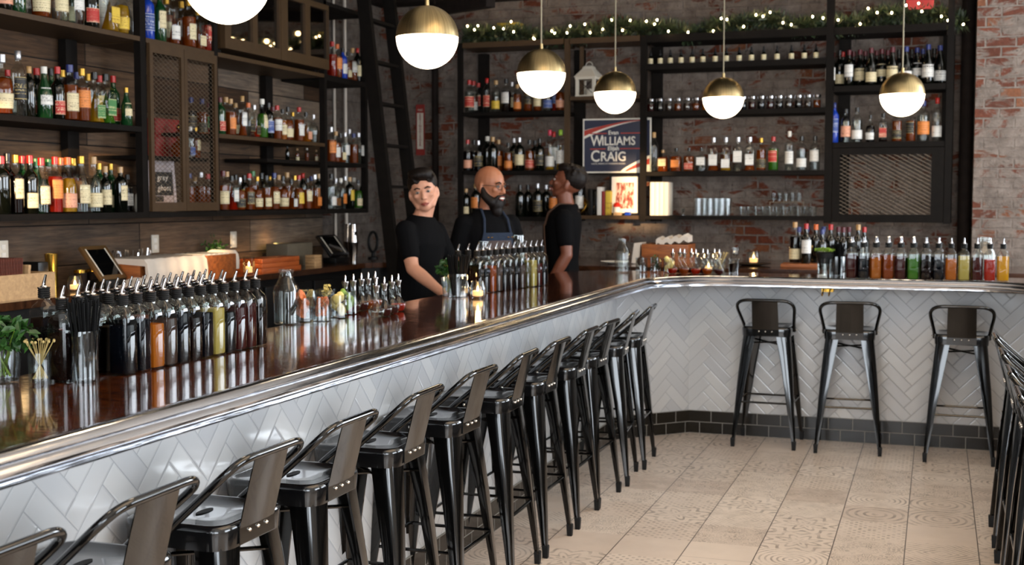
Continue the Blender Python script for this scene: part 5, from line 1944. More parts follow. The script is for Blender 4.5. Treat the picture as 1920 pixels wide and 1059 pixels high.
p = at(127, 550, X=-4.5)
tag(MB().lathe([(0, 0), (.03, 0), (.033, .16), (.036, .20), (.032, .20), (.028, .01), (0, .01)], 18).build('copper_cup', M['gold'], loc=(-4.62, p.y + .02, ZK)), 'tall copper cup behind the lit candle at counter left', 'cup')
votive((-4.42, at(141, 552, X=-4.42).y, ZK), 'lit candle in a round glass by the pine crate on the back counter', r=.042, h=.085, power=1.0)
for i, x in enumerate((160, 180)):
    y = at(x, 545, X=-4.52).y + .02 * i
    t = thing('brass_cup', 'dark gold-rimmed tumbler on the back counter, %s of two by the tablet' % ('left' if i == 0 else 'right'), 'cup', (-4.55, y, ZK), 0, 'gold rimmed tumblers')
    MB().lathe([(0, .0), (.032, 0), (.036, .10), (.033, .10), (.03, .008), (0, .008)], 18).build('cup_body', M['iron'], t)
    MB().lathe([(.0365, .088), (.0367, .103), (.033, .103), (.0328, .088)], 18).build('gold_rim', M['gold'], t)


def tablet(y0, y1, label, s=1.0):
    """sloping point-of-sale tablet facing the aisle"""
    t = thing('tablet_stand', label, 'tablet', (-4.50, (y0 + y1) / 2, ZK))
    w = (y1 - y0) / 2
    t.scale = (1, 1, 1)
    a = radians(52)
    mt = Matrix.Translation((0, 0, .135)) @ Matrix.Rotation(a, 4, 'Y')
    L = .118 * s
    m = MB().bbox(-L, L, -w, w, -.012, .012, .006, mat=mt)
    m.build('tablet_case', M['tablet_case'] if s >= 1 else M['black_plastic'], t)
    MB().box(-L * .76, L * .76, -w * .72, w * .66, .012, .0135, mat=mt).build('screen', M['screen'], t, smooth=False)
    for a0, a1 in ((-.80, -.73), (.67, .75)):
        MB().box(-L * .80, L * .80, w * a0, w * a1, .012, .0142, mat=mt).build('bezel_strip', M['white_paint'], t, smooth=False)
    MB().bbox(-.02, .09, -w * .8, w * .8, 0, .045, .006).loft([[(.0, -w * .3, .04), (.04, -w * .3, .04), (.04, w * .3, .04), (.0, w * .3, .04)], [(-.05, -w * .3, .13), (-.01, -w * .3, .13), (-.01, w * .3, .13), (-.05, w * .3, .13)]]).build('stand_base', M['black_plastic'], t)


tablet(at(168, 480, X=-4.5).y, at(212, 480, X=-4.5).y + .02, 'sloping bronze-cased tablet stand at the left of the back counter')
tablet(at(606, 450, X=-4.5).y, at(640, 450, X=-4.5).y, 'small black sloping tablet stand at the far end of the back counter', .85)


def cloth_sheet(name, x0, x1, y0, y1, zt, drop, mat, label, cat, amp=.003, thick=.02):
    """folded linen draped over the front of a box: rounded, wavy slab"""
    n = 24
    rings = []
    for i in range(n + 1):
        y = y0 + (y1 - y0) * i / n
        wv = amp * sin(i * 1.3) + amp * .6 * sin(i * 2.9 + 1)
        pr = [(x0, zt - drop * .25), (x0, zt), (x0 + .03, zt + .012 + wv * .4), (x1 - .02, zt + .010 + wv * .6), (x1 + wv, zt - .015), (x1 + .008 + wv, zt - drop * .5), (x1 + .004 + wv * 1.5, zt - drop),
              (x1 - .006, zt - drop), (x1 - .012, zt - .03), (x0 + .03, zt - .012)]
        rings.append([(px_, y, pz_) for px_, pz_ in pr])
    o = MB().loft(rings).build(name, mat)
    return tag(o, label, cat) if label else o


y0, y1 = at(280, 520, X=-4.27).y, at(392, 517, X=-4.27).y
t = thing('napkin_box', 'low dark box under the draped white linen on the back counter', 'box', (-4.50, (y0 + y1) / 2, ZK))
MB().bbox(-.11, .16, -(y1 - y0) / 2 + .01, (y1 - y0) / 2 - .01, 0, .128, .004).build('box_body', M['walnut'], t)
cloth_sheet('linen_napkins', -4.62, -4.285, y0, y1, ZK + .145, .142, M['cloth'], 'white linen napkins draped over a box, largest pale cloth on the back counter', 'napkins')
m = MB()
for kk in range(16):
    y = y0 + .06 + (y1 - y0 - .1) * kk / 16
    m.tube([(-4.64, y, ZK), (-4.64 + rnd.uniform(-.02, .02), y + rnd.uniform(-.02, .02), ZK + rnd.uniform(.17, .20))], .006, 6)
tag(m.build('bar_tools', M['chrome']), 'cluster of metal bar tools sticking up behind the draped linen', 'bar tools', kind='stuff')
# crumpled towel left of it
m = MB()
rings = []
yc0, yc1 = at(250, 515, X=-4.3).y, at(300, 517, X=-4.3).y - .0
for i in range(17):
    u = i / 16
    hh = .012 + .035 * sin(pi * u) * (1 + .4 * sin(i * 2.2))
    rings.append([(-4.34 + .06 * sin(i) * .3 + .07 * cos(a), yc0 + (yc1 - yc0) * u * .98, ZK + hh / 2 + hh / 2 * sin(a)) for a in [2 * pi * k / 12 for k in range(12)]])
tag(MB().loft(rings).build('bar_towel', M['cloth']), 'crumpled white towel lying left of the draped linen', 'towel')
y0, y1 = y1 + .006, at(447, 512, X=-4.27).y
t = thing('wooden_box', 'stained wooden napkin holder right of the draped linen', 'box', (-4.44, (y0 + y1) / 2, ZK))
hw = (y1 - y0) / 2
m = MB().bbox(.14, .155, -hw, hw, 0, .15, .002).bbox(-.155, -.14, -hw, hw, 0, .15, .002).bbox(-.14, .14, hw - .015, hw, 0, .15, .002).bbox(-.14, .14, -hw, -hw + .015, 0, .15, .002).bbox(-.14, .14, -hw + .015, hw - .015, 0, .02, .002)
m.build('box_body', M['walnut'], t)
cloth_sheet('paper_napkins', -4.56, -4.31, y0 + .02, y1 - .02, ZK + .145, .02, M['paper'], 'stack of pale napkins in the stained wooden holder', 'napkins', .004)
cloth_sheet('corner_napkin', -4.50, -4.29, y1 + .003, y1 + .035, ZK + .16, .11, M['cloth'], 'single pale napkin hanging from the right end of the wooden holder', 'napkin', .002)
votive((-4.33, at(467, 515, X=-4.33).y, ZK), 'lit candle in a ribbed straight glass, beside the wooden napkin holder', 'rib', r=.036, h=.12, power=1.0)
y0, y1 = at(487, 508, X=-4.33).y, at(560, 503, X=-4.33).y
for i in range(3):
    o = MB().bbox(-4.52 + .01 * i, -4.31 - .006 * i, y0 + .01 * i, y1 - .015 * (i % 2), ZK + .032 * i, ZK + .031 + .032 * i, .004).build('check_tray', M['orange_wood'])
    tag(o, 'orange-brown wooden tray, %s in the stack beside the ribbed candle' % ('bottom', 'middle', 'topmost')[i], 'tray', 'stacked orange wooden trays')
y0, y1 = at(535, 490, X=-4.56).y, at(582, 490, X=-4.56).y
bevbox('grey_box', -4.72, -4.54, y0, y1, ZK, ZK + .17, M['grey_box'], 'grey-brown painted box behind the orange trays', 'box', .004)
y0 = at(586, 503, X=-4.40).y
for i in range(4):
    o = MB().bbox(-4.46, -4.38, y0 - .002 * (i % 2), y0 + .11, ZK + .021 * i, ZK + .020 + .021 * i, .003).build('wooden_coaster', M['pine_box'])
    tag(o, 'pinkish wooden coaster, %s of the stack of four by the grey box' % ('bottom', 'second from bottom', 'third from bottom', 'top')[i], 'coaster', 'stack of wooden coasters')
bevbox('candle_ledge', -4.76, -4.66, at(505, 475, X=-4.7).y, at(529, 475, X=-4.7).y, ZK, ZK + .10, M['iron'], 'small dark block under the green candle', 'block')
votive((-4.71, at(517, 474, X=-4.71).y, ZK + .10), 'lit candle in a teal glass, raised behind the orange trays', r=.032, h=.075, glass='glass_green', power=.5)
for i, x in enumerate((662, 671)):
    y = at(x, 485, X=-4.45).y
    tag(MB().lathe([(0, 0), (.028, 0), (.044, .15), (.046, .153), (.04, .15), (.025, .005), (0, .005)][:5] + [(.0415, .153), (.0, .05)], 22).build('mixing_tin', M['chrome'], loc=(-4.45 - .10 * i, y + .03 * i, ZK)),
        'polished mixing tin at the far end of the back counter, %s one' % ('nearer' if i == 0 else 'farther'), 'mixing tin', 'mixing tins')
    tag(MB().lathe([(0, 0), (.044, 0), (.030, .145), (0, .147)], 20).build('mixing_tin', M['chrome'], loc=(-4.45 - .10 * i, y + .03 * i, ZK + .1545)),
        'polished mixing tin turned over on top of the %s tin' % ('nearer' if i == 0 else 'farther'), 'mixing tin', 'mixing tins')
y = at(690, 470, X=-4.5).y + .06
t = thing('tap_tower', 'black ring-shaped tap beside the mixing tins', 'tap', (-4.50, y + .04, ZK))
MB().tube([(0, -.0 + .085 * cos(a), .14 + .085 * sin(a)) for a in [2 * pi * k / 20 for k in range(20)]], .012, 10, closed=True).build('tap_ring', M['rubber'], t)
MB().lathe([(0, 0), (.045, 0), (.045, .012), (.016, .02), (.014, .07), (0, .07)], 16).build('tap_base', M['rubber'], t)
m = MB()
pt = thing('potted_plant', 'dark little plant on the back counter behind the wooden napkin holder', 'plant', (-4.70, at(402, 470, X=-4.7).y, ZK))
MB().lathe([(0, 0), (.035, 0), (.045, .08), (.04, .08), (0, .06)], 16).build('pot', M['iron'], pt)
for kk in range(160):
    leaf(m, (rnd.gauss(0, .022), rnd.gauss(0, .05), .14 + rnd.gauss(0, .035)), .016)
m.build('leaves', M['leaf'], pt)
for i, (x, y) in enumerate(((6, 471), (291, 457), (438, 449))):
    p = at(x, y, X=XL + .006)
    t = thing('wall_outlet', 'white wall outlet plate on the planks, %s of three above the back counter' % ordl(i, 3), 'outlet', (XL + .001, p.y, p.z), 0, 'white outlet plates')
    MB().bbox(0, .008, -.038, .038, -.058, .058, .003).build('cover_plate', M['white_paint'], t)
    for dz in (-.022, .022):
        MB().bbox(.008, .0105, -.016, .016, dz - .014, dz + .014, .002).build('socket', M['paper'], t)

# ================================================================== ITEMS ON THE FAR COUNTER
def onfar(x, Y):
    return at(x, 480, Y=Y).x


x0, x1 = onfar(1203, 9.40), onfar(1290, 9.40)
t = thing('wooden_box', 'stained wooden napkin box on the far counter, left of the wine bottles', 'box', ((x0 + x1) / 2, 9.55, ZK))
w = (x1 - x0) / 2
m = MB().bbox(-w, w, -.15, -.135, 0, .155, .002).bbox(-w, w, .135, .15, 0, .155, .002).bbox(-w, -w + .015, -.135, .135, 0, .155, .002).bbox(w - .015, w, -.135, .135, 0, .155, .002).bbox(-w + .015, w - .015, -.135, .135, 0, .02, .002)
m.build('box_body', M['walnut'], t)
m = MB()
n = 14
rings = []
for i in range(n + 1):
    u = i / n
    rings.append([(x1 - .26 + .25 * u, 9.45 + dy, ZK + dz + .03 * u + .012 * sin(i * 1.7)) for dy, dz in ((0, .15), (0, .19), (.18, .20), (.18, .155))])
tag(MB().loft(rings).build('linen_napkins', M['cloth']), 'white linen napkins heaped in the far wooden box', 'napkins')
rings = []
for i in range(9):
    u = i / 8
    rings.append([(x0 - .035 + dx - .07 * u * 0, 9.42 + .22 * u, ZK + dz) for dx, dz in ((.01, .0), (-.05, .008), (-.03 + .012 * sin(i * 2), .16), (.018, .165))])
tag(MB().loft(rings).build('folded_napkin', M['cloth']), 'folded white napkin standing at the left end of the far wooden box', 'napkin')
t = thing('plate', 'shallow pale plate on the far counter at left of the milk-style bottle', 'plate', (onfar(1152, 9.4), 9.42, ZK))
MB().lathe([(0, .004), (.05, 0), (.11, .016), (.112, .020), (.05, .008), (0, .010)], 28).build('plate_body', M['paper'], t)
t = thing('plate', 'dark shallow dish holding the far counter candle', 'plate', (onfar(1408, 9.5), 9.5, ZK))
MB().lathe([(0, .004), (.06, 0), (.15, .014), (.152, .018), (.06, .008), (0, .010)], 28).build('plate_body', M['iron'], t)
votive((t.location.x + .02, 9.5, ZK + .011), 'lit candle in a clear round glass on the dark dish, far counter', r=.05, h=.10, power=1.3)
tag(MB().lathe([(0, .0), (.03, 0), (.004, .01), (.004, .06), (.03, .08), (.034, .13), (.031, .13), (.027, .082), (0, .066)], 18).build('coupe_glass', M['glass_cut'], loc=(onfar(1378, 9.6), 9.62, ZK)),
    'clear stemmed glass left of the far counter candle', 'glass')
tr = thing('serving_tray', 'dark raised tray under the front wine bottles on the far counter', 'tray', (onfar(1500, 9.35), 9.35, ZK))
MB().bbox(-.13, .13, -.10, .10, 0, .03, .006).build('tray_body', M['walnut'], tr)
wf = [(1490, 9.33, 'wkcn30'), (1511, 9.30, 'wdwr29'), (1541, 9.38, 'wdwb28')]
for i, (x, Y, c) in enumerate(wf):
    bottle(c, (onfar(x, Y), Y, ZK + (.031 if i < 2 else 0)), .2 * i, btext(c, i, 3, 'in the counter front trio'), 'wine bottles on the far counter')
wb = [(1528, 'wdnb29'), (1543, 'wdnb29'), (1560, 'wdno31'), (1574, 'wdnb29'), (1588, 'wdnr31'), (1602, 'wdcm29'), (1612, 'wdnm29'), (1622, 'wdcm29'), (1640, 'wdwn31'), (1651, 'wdwr29')]
for i, (x, c) in enumerate(wb):
    Y = 9.62 + .10 * (i % 2)
    bottle(c, (onfar(x, Y) - .12, Y, ZK), .3 * i, btext(c, i, len(wb), 'in the counter rear row'), 'wine bottles on the far counter')

# ================================================================== LADDER, PIPES, SIGN, GARLAND
ld = thing('ladder', 'black wooden library ladder leaning against the shelves left of the corner', 'ladder', (-3.93, 9.0, 0))
A0, A1 = Vector((0, 0, 0)), Vector((-.40, 0, 3.45))
dirn = (A1 - A0).normalized()
for y in (0, .50):
    m = MB()
    nx = Vector((dirn.z, 0, -dirn.x))
    ring = lambda c: [tuple(c + nx * a * .05 + Vector((0, b * .026, 0))) for a, b in ((-1, -1), (1, -1), (1, 1), (-1, 1))]
    m.loft([ring(A0 + Vector((0, y, 0))), ring(A1 + Vector((0, y, 0)))])
    m.build('side_rail', M['steel'], ld, smooth=False)
for i in range(10):
    c = A0 + dirn * (.35 + .33 * i)
    MB().box(c.x - .035, c.x + .035, .021, .479, c.z - .012, c.z + .012).build('rung', M['steel'], ld, smooth=False)
tag(MB().tube([(XL + .045, 9.60, 0), (XL + .045, 9.60, ZC - .08)], .013, 10).build('conduit_pipe', M['cloth']), 'thin pale vertical pipe on the brick behind the ladder', 'pipe')
tag(MB().tube([(XL + .02, at(624, 300, X=XL).y, 1.062), (XL + .02, at(624, 300, X=XL).y, ZC - .08)], .011, 10).build('conduit_pipe', M['cloth']), 'thin pale vertical pipe behind the last shelving bay', 'pipe')
tag(MB().tube([(-4.25, 10.36, 1.062), (-4.25, 10.36, ZC - .08)], .03, 12).build('drain_pipe', M['iron']), 'dark vertical pipe near the room corner behind the ladder', 'pipe')

pt_, pb_ = at(788, 196, Y=YB - .01), at(788, 291, Y=YB - .01)
w = .042
sg = thing('extinguisher_sign', 'narrow red and white vertical fire extinguisher sign on far brick', 'sign', (pt_.x, YB - .012, (pt_.z + pb_.z) / 2))
h = (pt_.z - pb_.z) / 2
MB().box(-w, w, 0, .006, -h, h).build('sign_plate', M['letter_red'], sg, smooth=False)
MB().box(-w + .012, w - .012, -.002, 0, -h + .055, h - .075).build('sign_field', M['white_paint'], sg, smooth=False)
MB().prism([(-w + .004, 0), (w - .004, 0), (0, -.04)], 0, .002).build('sign_arrow', M['letter_red'], sg, smooth=False, loc=(0, -.001, -h + .05), rot=(radians(90), 0, 0))
text_mesh('FIRE', .026, 'sign_lettering', M['white_paint'], sg, (0, -.001, h - .05), R90, .0006)
for i, ch in enumerate('EXTINGUISHER'):
    text_mesh(ch, .030, 'sign_lettering', M['letter_red'], sg, (0, -.0035, h - .095 - i * (2 * h - .16) / 12), R90, .0006, bold=.0006)

# garland with fairy lights along the top of the far shelving
gd = thing('fir_garland', 'long green fir garland draped along the top of the far shelving', 'garland', (a_, BY + .08, 2.935))
m = MB()
gx0, gx1 = a_ + .0, at(1808, 20, Y=BY + .05).x


def gpath(u):
    x = gx0 + (gx1 - gx0) * u
    return Vector((x, BY + .10 + .02 * sin(u * 40), 2.945 + .03 * sin(u * 23) + .015 * sin(u * 61)))


for i in range(3800):
    u = rnd.random()
    c = gpath(u)
    a = rnd.uniform(0, 6.28)
    L = rnd.uniform(.06, .125)
    d = Vector((rnd.uniform(-.8, .8), cos(a), sin(a) * 1.1 + .15)).normalized()
    s = d.cross(Vector((.3, .5, .8))).normalized() * .005
    s2 = d.cross(s).normalized() * .005
    p0 = c - gd.location
    p1 = p0 + d * L * .6 
    p2 = p0 + d * L
    m.add([tuple(p0 - s * .4), tuple(p0 + s * .4), tuple(p1 + s * 1.6), tuple(p2), tuple(p1 - s * 1.6), tuple(p1 + s2)], [(0, 1, 5), (1, 2, 5), (2, 3, 5), (3, 4, 5), (4, 0, 5)])
m.build('fir_needles', M['needle'], gd, smooth=False)
m = MB()
for i in range(60):
    c = gpath(rnd.random()) - gd.location
    for kk in range(3):
        leaf(m, tuple(c + Vector((rnd.uniform(-.04, .04), -.06, rnd.uniform(-.10, .02)))), .035)
m.build('broad_leaves', M['needle'], gd)
stl = thing('string_lights', 'warm fairy lights strung through the fir garland', 'string lights', (a_, BY + .08, 2.935))
P = [gpath(i / 60) + Vector((0, -.05 + .03 * sin(i * 1.7), .02 * sin(i * 2.3))) - stl.location for i in range(61)]
MB().tube(P, .0025, 5).build('light_wire', M['rubber'], stl)
bulb = MB().sphere((0, 0, 0), .0068, 8, 6, (1, 1, 1.3)).mesh('bulb')
bulb.materials.append(M['bulb'])
for i in range(50):
    c = gpath((i + rnd.random()) / 50) - stl.location + Vector((0, rnd.uniform(-.13, -.04), rnd.uniform(-.055, .085)))
    link('bulb', bulb, stl, loc=c)
for i in range(12):
    gl_ = bpy.data.lights.new('fairy_glow', 'POINT')
    gl_.energy, gl_.color, gl_.shadow_soft_size = .55, (1.0, .68, .32), .02
    go_ = bpy.data.objects.new('fairy_glow', gl_)
    COL.objects.link(go_)
    go_.parent = stl
    go_.location = gpath((i + .5) / 12) - stl.location + Vector((0, -.14, .06))
for i, (x, y) in enumerate(((1712, 6), (1738, 4))):
    p = at(x, y, Y=BY + .05)
    m = MB().bbox(p.x - .05, p.x + .05, BY + .04, BY + .05, 3.0, 3.18, .003)
    tag(m.build('ribbon_tail', M['ribbon']), 'red ribbon hanging over the garland, %s one' % ('left' if i == 0 else 'right'), 'ribbon', 'red ribbons over the garland')
# boxes on top of the left end
p = at(945, 40, Y=BY + .2)
for i, (dx, w_, z0, z1, mt, lab) in enumerate(((0, .16, 2.891, 3.03, 'white_paint', 'white carton on top of the far shelving behind the garland'),
                                               (.03, .10, 3.031, 3.075, 'lab_y', 'yellow packet lying on the white carton above the far shelving'))):
    bevbox('carton', p.x - w_ + dx, p.x + w_ + dx, BY + .22, BY + .34, z0, z1, M[mt], lab, 'carton')
# dark beam hanging below the ceiling near the corner
t = thing('ceiling_beam', 'dark beam hung on two rods at the photo top left of the garland', 'beam', (-3.55, 9.25, 3.06))
MB().bbox(-.42, .30, -.05, .05, -.03, .05, .006, mat=Matrix.Rotation(radians(-25), 4, 'Z')).build('beam_body', M['iron'], t)
for x in (-.3, .2):
    MB().tube([(x, -x * .45, .04), (x, -x * .45, ZC - .065 - 3.06)], .008, 6).build('hanging_rod', M['iron'], t)

# ================================================================== BARTENDERS
def caps(m, a, b, ra, rb, mat=None, n=14):
    """tapered limb with rounded ends as one closed skin"""
    a, b = Vector(a), Vector(b)
    d = (b - a)
    L = d.length
    d.normalize()
    q = d.to_track_quat('Z', 'Y').to_matrix().to_4x4()
    mt = Matrix.Translation(a) @ q
    if mat:
        mt = mat @ mt
    pr = [(ra * sin(t), -ra * cos(t)) for t in [pi / 2 * i / 5 for i in range(5)]]
    pr += [(ra + (rb - ra) * i / 4, L * i / 4) for i in range(5)]
    pr += [(rb * cos(t), L + rb * sin(t)) for t in [pi / 2 * i / 5 for i in range(1, 6)]]
    m.lathe(pr, n, mat=mt)


def chain(m, pts, rs, mat=None):
    for (a, b), (ra, rb) in zip(zip(pts, pts[1:]), zip(rs, rs[1:])):
        caps(m, a, b, ra, rb, mat)


def ell(m, c, r, sc, mat=None, rot=None):
    mt = Matrix.Translation(c)
    if rot:
        mt = mt @ Euler(rot).to_matrix().to_4x4()
    if mat:
        mt = mat @ mt
    m.sphere((0, 0, 0), r, 18, 12, sc, mat=mt)


def torso(m, lean, add=0.0, z0=.92, z1=1.46, depth=1.0, arms=True):
    """stack of ellipses from hips to shoulders; front is -y"""
    prof = [(.90, .165, .115, .0), (1.0, .162, .112, 0), (1.10, .150, .105, -.005), (1.22, .162, .115, -.008), (1.33, .168, .120, -.005), (1.40, .162, .108, .004), (1.455, .112, .080, .012), (1.49, .075, .065, .018)]
    rings = []
    for z, w, d, y in prof:
        if z < z0 - .001 or z > z1 + .04:
            continue
        rings.append([tuple(lean @ Vector(((w + add) * cos(a), y + (d + add) * sin(a) * depth, z))) for a in [2 * pi * k / 24 for k in range(24)]])
    m.loft(rings)


def hand(m, wrist, fwd, side, s=1.0, curl=.35):
    """palm with four separate fingers of unequal length and a thumb from its side"""
    f = Vector(fwd).normalized()
    sd = Vector(side)
    sd = (sd - f * sd.dot(f)).normalized()
    up = f.cross(sd)
    w = Vector(wrist)
    for k in (-1.3, -.45, .45, 1.3):
        caps(m, w + f * .01 + sd * k * .013 * s, w + f * .082 * s + sd * k * .0205 * s, .014 * s, .0115 * s)
    for k, L in ((-1.5, .062), (-.5, .078), (.5, .084), (1.5, .074)):
        p = w + f * .088 * s + sd * k * .0195 * s
        d = f.copy()
        sp = sd * k * .04
        r = .0092 * s
        for j, fr in enumerate((.45, .32, .23)):
            d = (d + up * curl * (.5 + j * .5) + sp * .3).normalized()
            q = p + d * L * fr * s
            caps(m, p, q, r, r * .92)
            p, r = q, r * .92
    b = w + f * .025 * s + sd * .024 * s
    e = b + (f * .7 + sd * .75 + up * .25).normalized() * .045 * s
    caps(m, b, e, .014 * s, .0115 * s)
    caps(m, e, e + (f * .95 + sd * .25 + up * .2).normalized() * .032 * s, .0112 * s, .0095 * s)


def remesh(o, v=.0065, sm=4):
    r = o.modifiers.new('remesh', 'REMESH')
    r.mode = 'VOXEL'
    r.voxel_size = v
    r.use_smooth_shade = True
    s_ = o.modifiers.new('smooth', 'SMOOTH')
    s_.factor = .5
    s_.iterations = sm
    return o


def person(label, loc, rz, skin, hair, headrot, lean, arms, apron=None, beard=False, glasses=False, smile=False, height=1.75):
    t = thing('person', label, 'person', loc, rz)
    t.scale = (height / 1.75,) * 3
    Lm = Matrix.Translation((0, 0, .95)) @ Euler(lean).to_matrix().to_4x4() @ Matrix.Translation((0, 0, -.95))
    m = MB()
    torso(m, Lm, -.004)
    # legs and feet
    for sx in (-1, 1):
        chain(m, [(sx * .09, 0, .93), (sx * .10, -.01, .50), (sx * .10, .01, .10)], [.088, .056, .040])
        chain(m, [(sx * .10, .02, .045), (sx * .105, -.12, .035), (sx * .11, -.19, .030)], [.042, .040, .030])
    neck0 = Lm @ Vector((0, .018, 1.44))
    hb = Lm @ Vector((0, -.005, 1.545))
    caps(m, neck0, hb + Vector((0, 0, .01)), .062, .056)
    Hm = Matrix.Translation(hb) @ Euler(headrot).to_matrix().to_4x4() @ Matrix.Scale(1.09, 4)
    # head: origin at the skull base, crown at z=.205, face towards -y
    ell(m, (0, .010, .115), .090, (.84, 1.08, 1.0), Hm)
    ell(m, (0, -.030, .075), .068, (.86, .92, 1.15), Hm)
    ell(m, (0, -.052, .010), .036, (1.0, .85, .85), Hm)          # chin
    for sx in (-1, 1):
        chain(m, [(sx * .060, .0, .055), (sx * .040, -.045, .012)], [.020, .018], Hm)   # jaw
        ell(m, (sx * .038, -.070, .072), .020, (1, .75, .8), Hm)    # cheekbone
        ell(m, (sx * .079, .008, .075), .026, (.32, .62, 1.15), Hm, (0, 0, sx * .35))   # ear
        ell(m, (sx * .028, -.083, .112), .016, (1.35, .55, .42), Hm)   # brow
    caps(m, (0, -.092, .100), (0, -.110, .060), .008, .0115, Hm)     # nose bridge to tip
    for sx in (-1, 1):
        ell(m, (sx * .011, -.101, .056), .008, (1, 1, .8), Hm)
    ell(m, (0, -.093, .030), .013, (1.5, .55, .42), Hm)
    ell(m, (0, -.090, .020), .013, (1.35, .6, .5), Hm)
    # arms
    for (sh, el, wr, hd, sd) in arms:
        sh, el, wr = Vector(sh), Vector(el), Vector(wr)
        s0 = Lm @ sh
        chain(m, [tuple(Lm @ Vector((sh.x * .6, sh.y, sh.z - .01))), tuple(s0)], [.055, .058])
        chain(m, [s0, (s0 + el) / 2, el], [.056, .050, .040])
        chain(m, [el, el + (wr - el) * .3, wr], [.041, .042, .026])
        hand(m, wr, hd, sd)
    body = m.build('body', M[skin], t)
    remesh(body)
    # eyes
    for sx in (-1, 1):
        e = MB()
        ell(e, (sx * .030, -.0835, .092), .0125, (1, .8, .62), Hm)
        e.build('eye', M['eye_white'], t)
        e = MB()
        ell(e, (sx * .030, -.0928, .092), .0052, (1, .5, 1), Hm)
        e.build('iris', M['eye_dark'], t)
        e = MB()
        chain(e, [(sx * .014, -.094, .112), (sx * .030, -.096, .118), (sx * .047, -.084, .112)], [.003, .0042, .0028], Hm)
        e.build('eyebrow', M['hair_dark'], t)
    e = MB()
    if smile:
        ell(e, (0, -.100, .025), .017, (1.25, .45, .38), Hm)
        e.build('teeth', M['teeth'], t)
        e = MB()
        chain(e, [(-.026, -.088, .031), (-.012, -.102, .034), (.012, -.102, .034), (.026, -.088, .031)], [.003, .0045, .0045, .003], Hm)
        chain(e, [(-.024, -.088, .027), (0, -.104, .015), (.024, -.088, .027)], [.003, .005, .003], Hm)
        e.build('lips', M['lip'], t)
    else:
        chain(e, [(-.022, -.090, .0265), (-.006, -.1005, .029), (.006, -.1005, .029), (.022, -.090, .0265)], [.003, .005, .005, .003], Hm)
        chain(e, [(-.019, -.090, .023), (0, -.100, .020), (.019, -.090, .023)], [.003, .0055, .003], Hm)
        e.build('lips', M['lip'], t)
    # hair
    h = MB()
    if hair == 'quiff':
        ell(h, (0, .022, .140), .094, (.92, 1.04, .95), Hm)
        ell(h, (0, -.034, .190), .056, (1.30, 1.2, .72), Hm)
        ell(h, (.015, -.060, .178), .034, (1.5, .9, .75), Hm)
        ell(h, (-.02, .0, .205), .040, (1.4, 1.4, .5), Hm)
        for k in range(16):
            a = k / 15 * 2 - 1
            caps(h, Hm @ Vector((a * .055, .01, .185)), Hm @ Vector((a * .06 + .012, -.075, .165 + .02 * cos(a * 5))), .014, .007)
    elif hair == 'short':
        ell(h, (0, .028, .130), .090, (.92, 1.04, .98), Hm)
        ell(h, (0, -.020, .180), .055, (1.25, 1.25, .62), Hm)
        ell(h, (0, -.056, .168), .034, (1.7, .8, .7), Hm)
        for k in range(60):
            a, v = rnd.uniform(0, 6.28), rnd.uniform(.25, 1)
            q = sqrt(1 - v * v * .8)
            ell(h, (.076 * q * cos(a), .026 + .084 * q * sin(a) * .95 if sin(a) > -.3 else .0, .130 + .082 * v), .013, (1, 1, 1), Hm)
    if hair != 'none':
        # keep the face clear: the hair mass is cut by the brow line
        remesh(h.build('hair', M['hair_dark'], t), .005, 2)
    if beard:
        b = MB()
        ell(b, (0, -.058, -.012), .046, (1.05, .95, 1.15), Hm)
        ell(b, (0, -.068, -.050), .036, (1.0, .9, 1.2), Hm)
        for sx in (-1, 1):
            chain(b, [(sx * .072, -.004, .070), (sx * .066, -.022, .030), (sx * .045, -.058, .0)], [.014, .024, .030], Hm)
            chain(b, [(sx * .004, -.103, .041), (sx * .028, -.090, .034), (sx * .036, -.078, .012)], [.006, .009, .015], Hm)
        remesh(b.build('beard', M['hair_dark'], t), .005, 2)
    if glasses:
        g = MB()
        for sx in (-1, 1):
            g.tube([Hm @ Vector((sx * .032 + .022 * cos(a), -.108 + .006 * abs(cos(a)), .092 + .017 * sin(a))) for a in [2 * pi * k / 16 for k in range(16)]], .0018, 6, closed=True)
            g.tube([Hm @ Vector((sx * .054, -.104, .096)), Hm @ Vector((sx * .074, -.05, .096)), Hm @ Vector((sx * .080, .01, .090))], .0018, 6)
        g.tube([Hm @ Vector((-.010, -.108, .096)), Hm @ Vector((.010, -.108, .096))], .0018, 6)
        g.build('eyeglasses', M['black_plastic'], t)
    # clothes
    c = MB()
    torso(c, Lm, .011, z0=.90, z1=1.46)
    for (sh, el, wr, hd, sd) in arms:
        sh, el = Vector(sh), Vector(el)
        s0 = Lm @ sh
        chain(c, [tuple(Lm @ Vector((sh.x * .5, sh.y, sh.z - .02))), tuple(s0)], [.060, .064])
        chain(c, [s0, s0 + (el - s0) * .62], [.064, .060])
    remesh(c.build('t_shirt', M['tee'], t), .008, 3)
    c = MB()
    # collar band
    n0 = Lm @ Vector((0, .016, 1.472))
    c.tube([n0 + Vector((.071 * cos(a), .066 * sin(a) * 1.0, -.014 * -sin(a))) for a in [2 * pi * k / 24 for k in range(24)]], .008, 8, closed=True)
    c.build('collar', M['tee'] if hair != 'quiff' else M['cloth'], t)
    c = MB()
    for sx in (-1, 1):
        chain(c, [(sx * .088, 0, .93), (sx * .10, -.01, .50), (sx * .10, .01, .08)], [.100, .074, .060])
    ell(c, (0, 0, .95), .17, (1.02, .75, .6))
    remesh(c.build('trousers', M['trousers'], t), .010, 3)
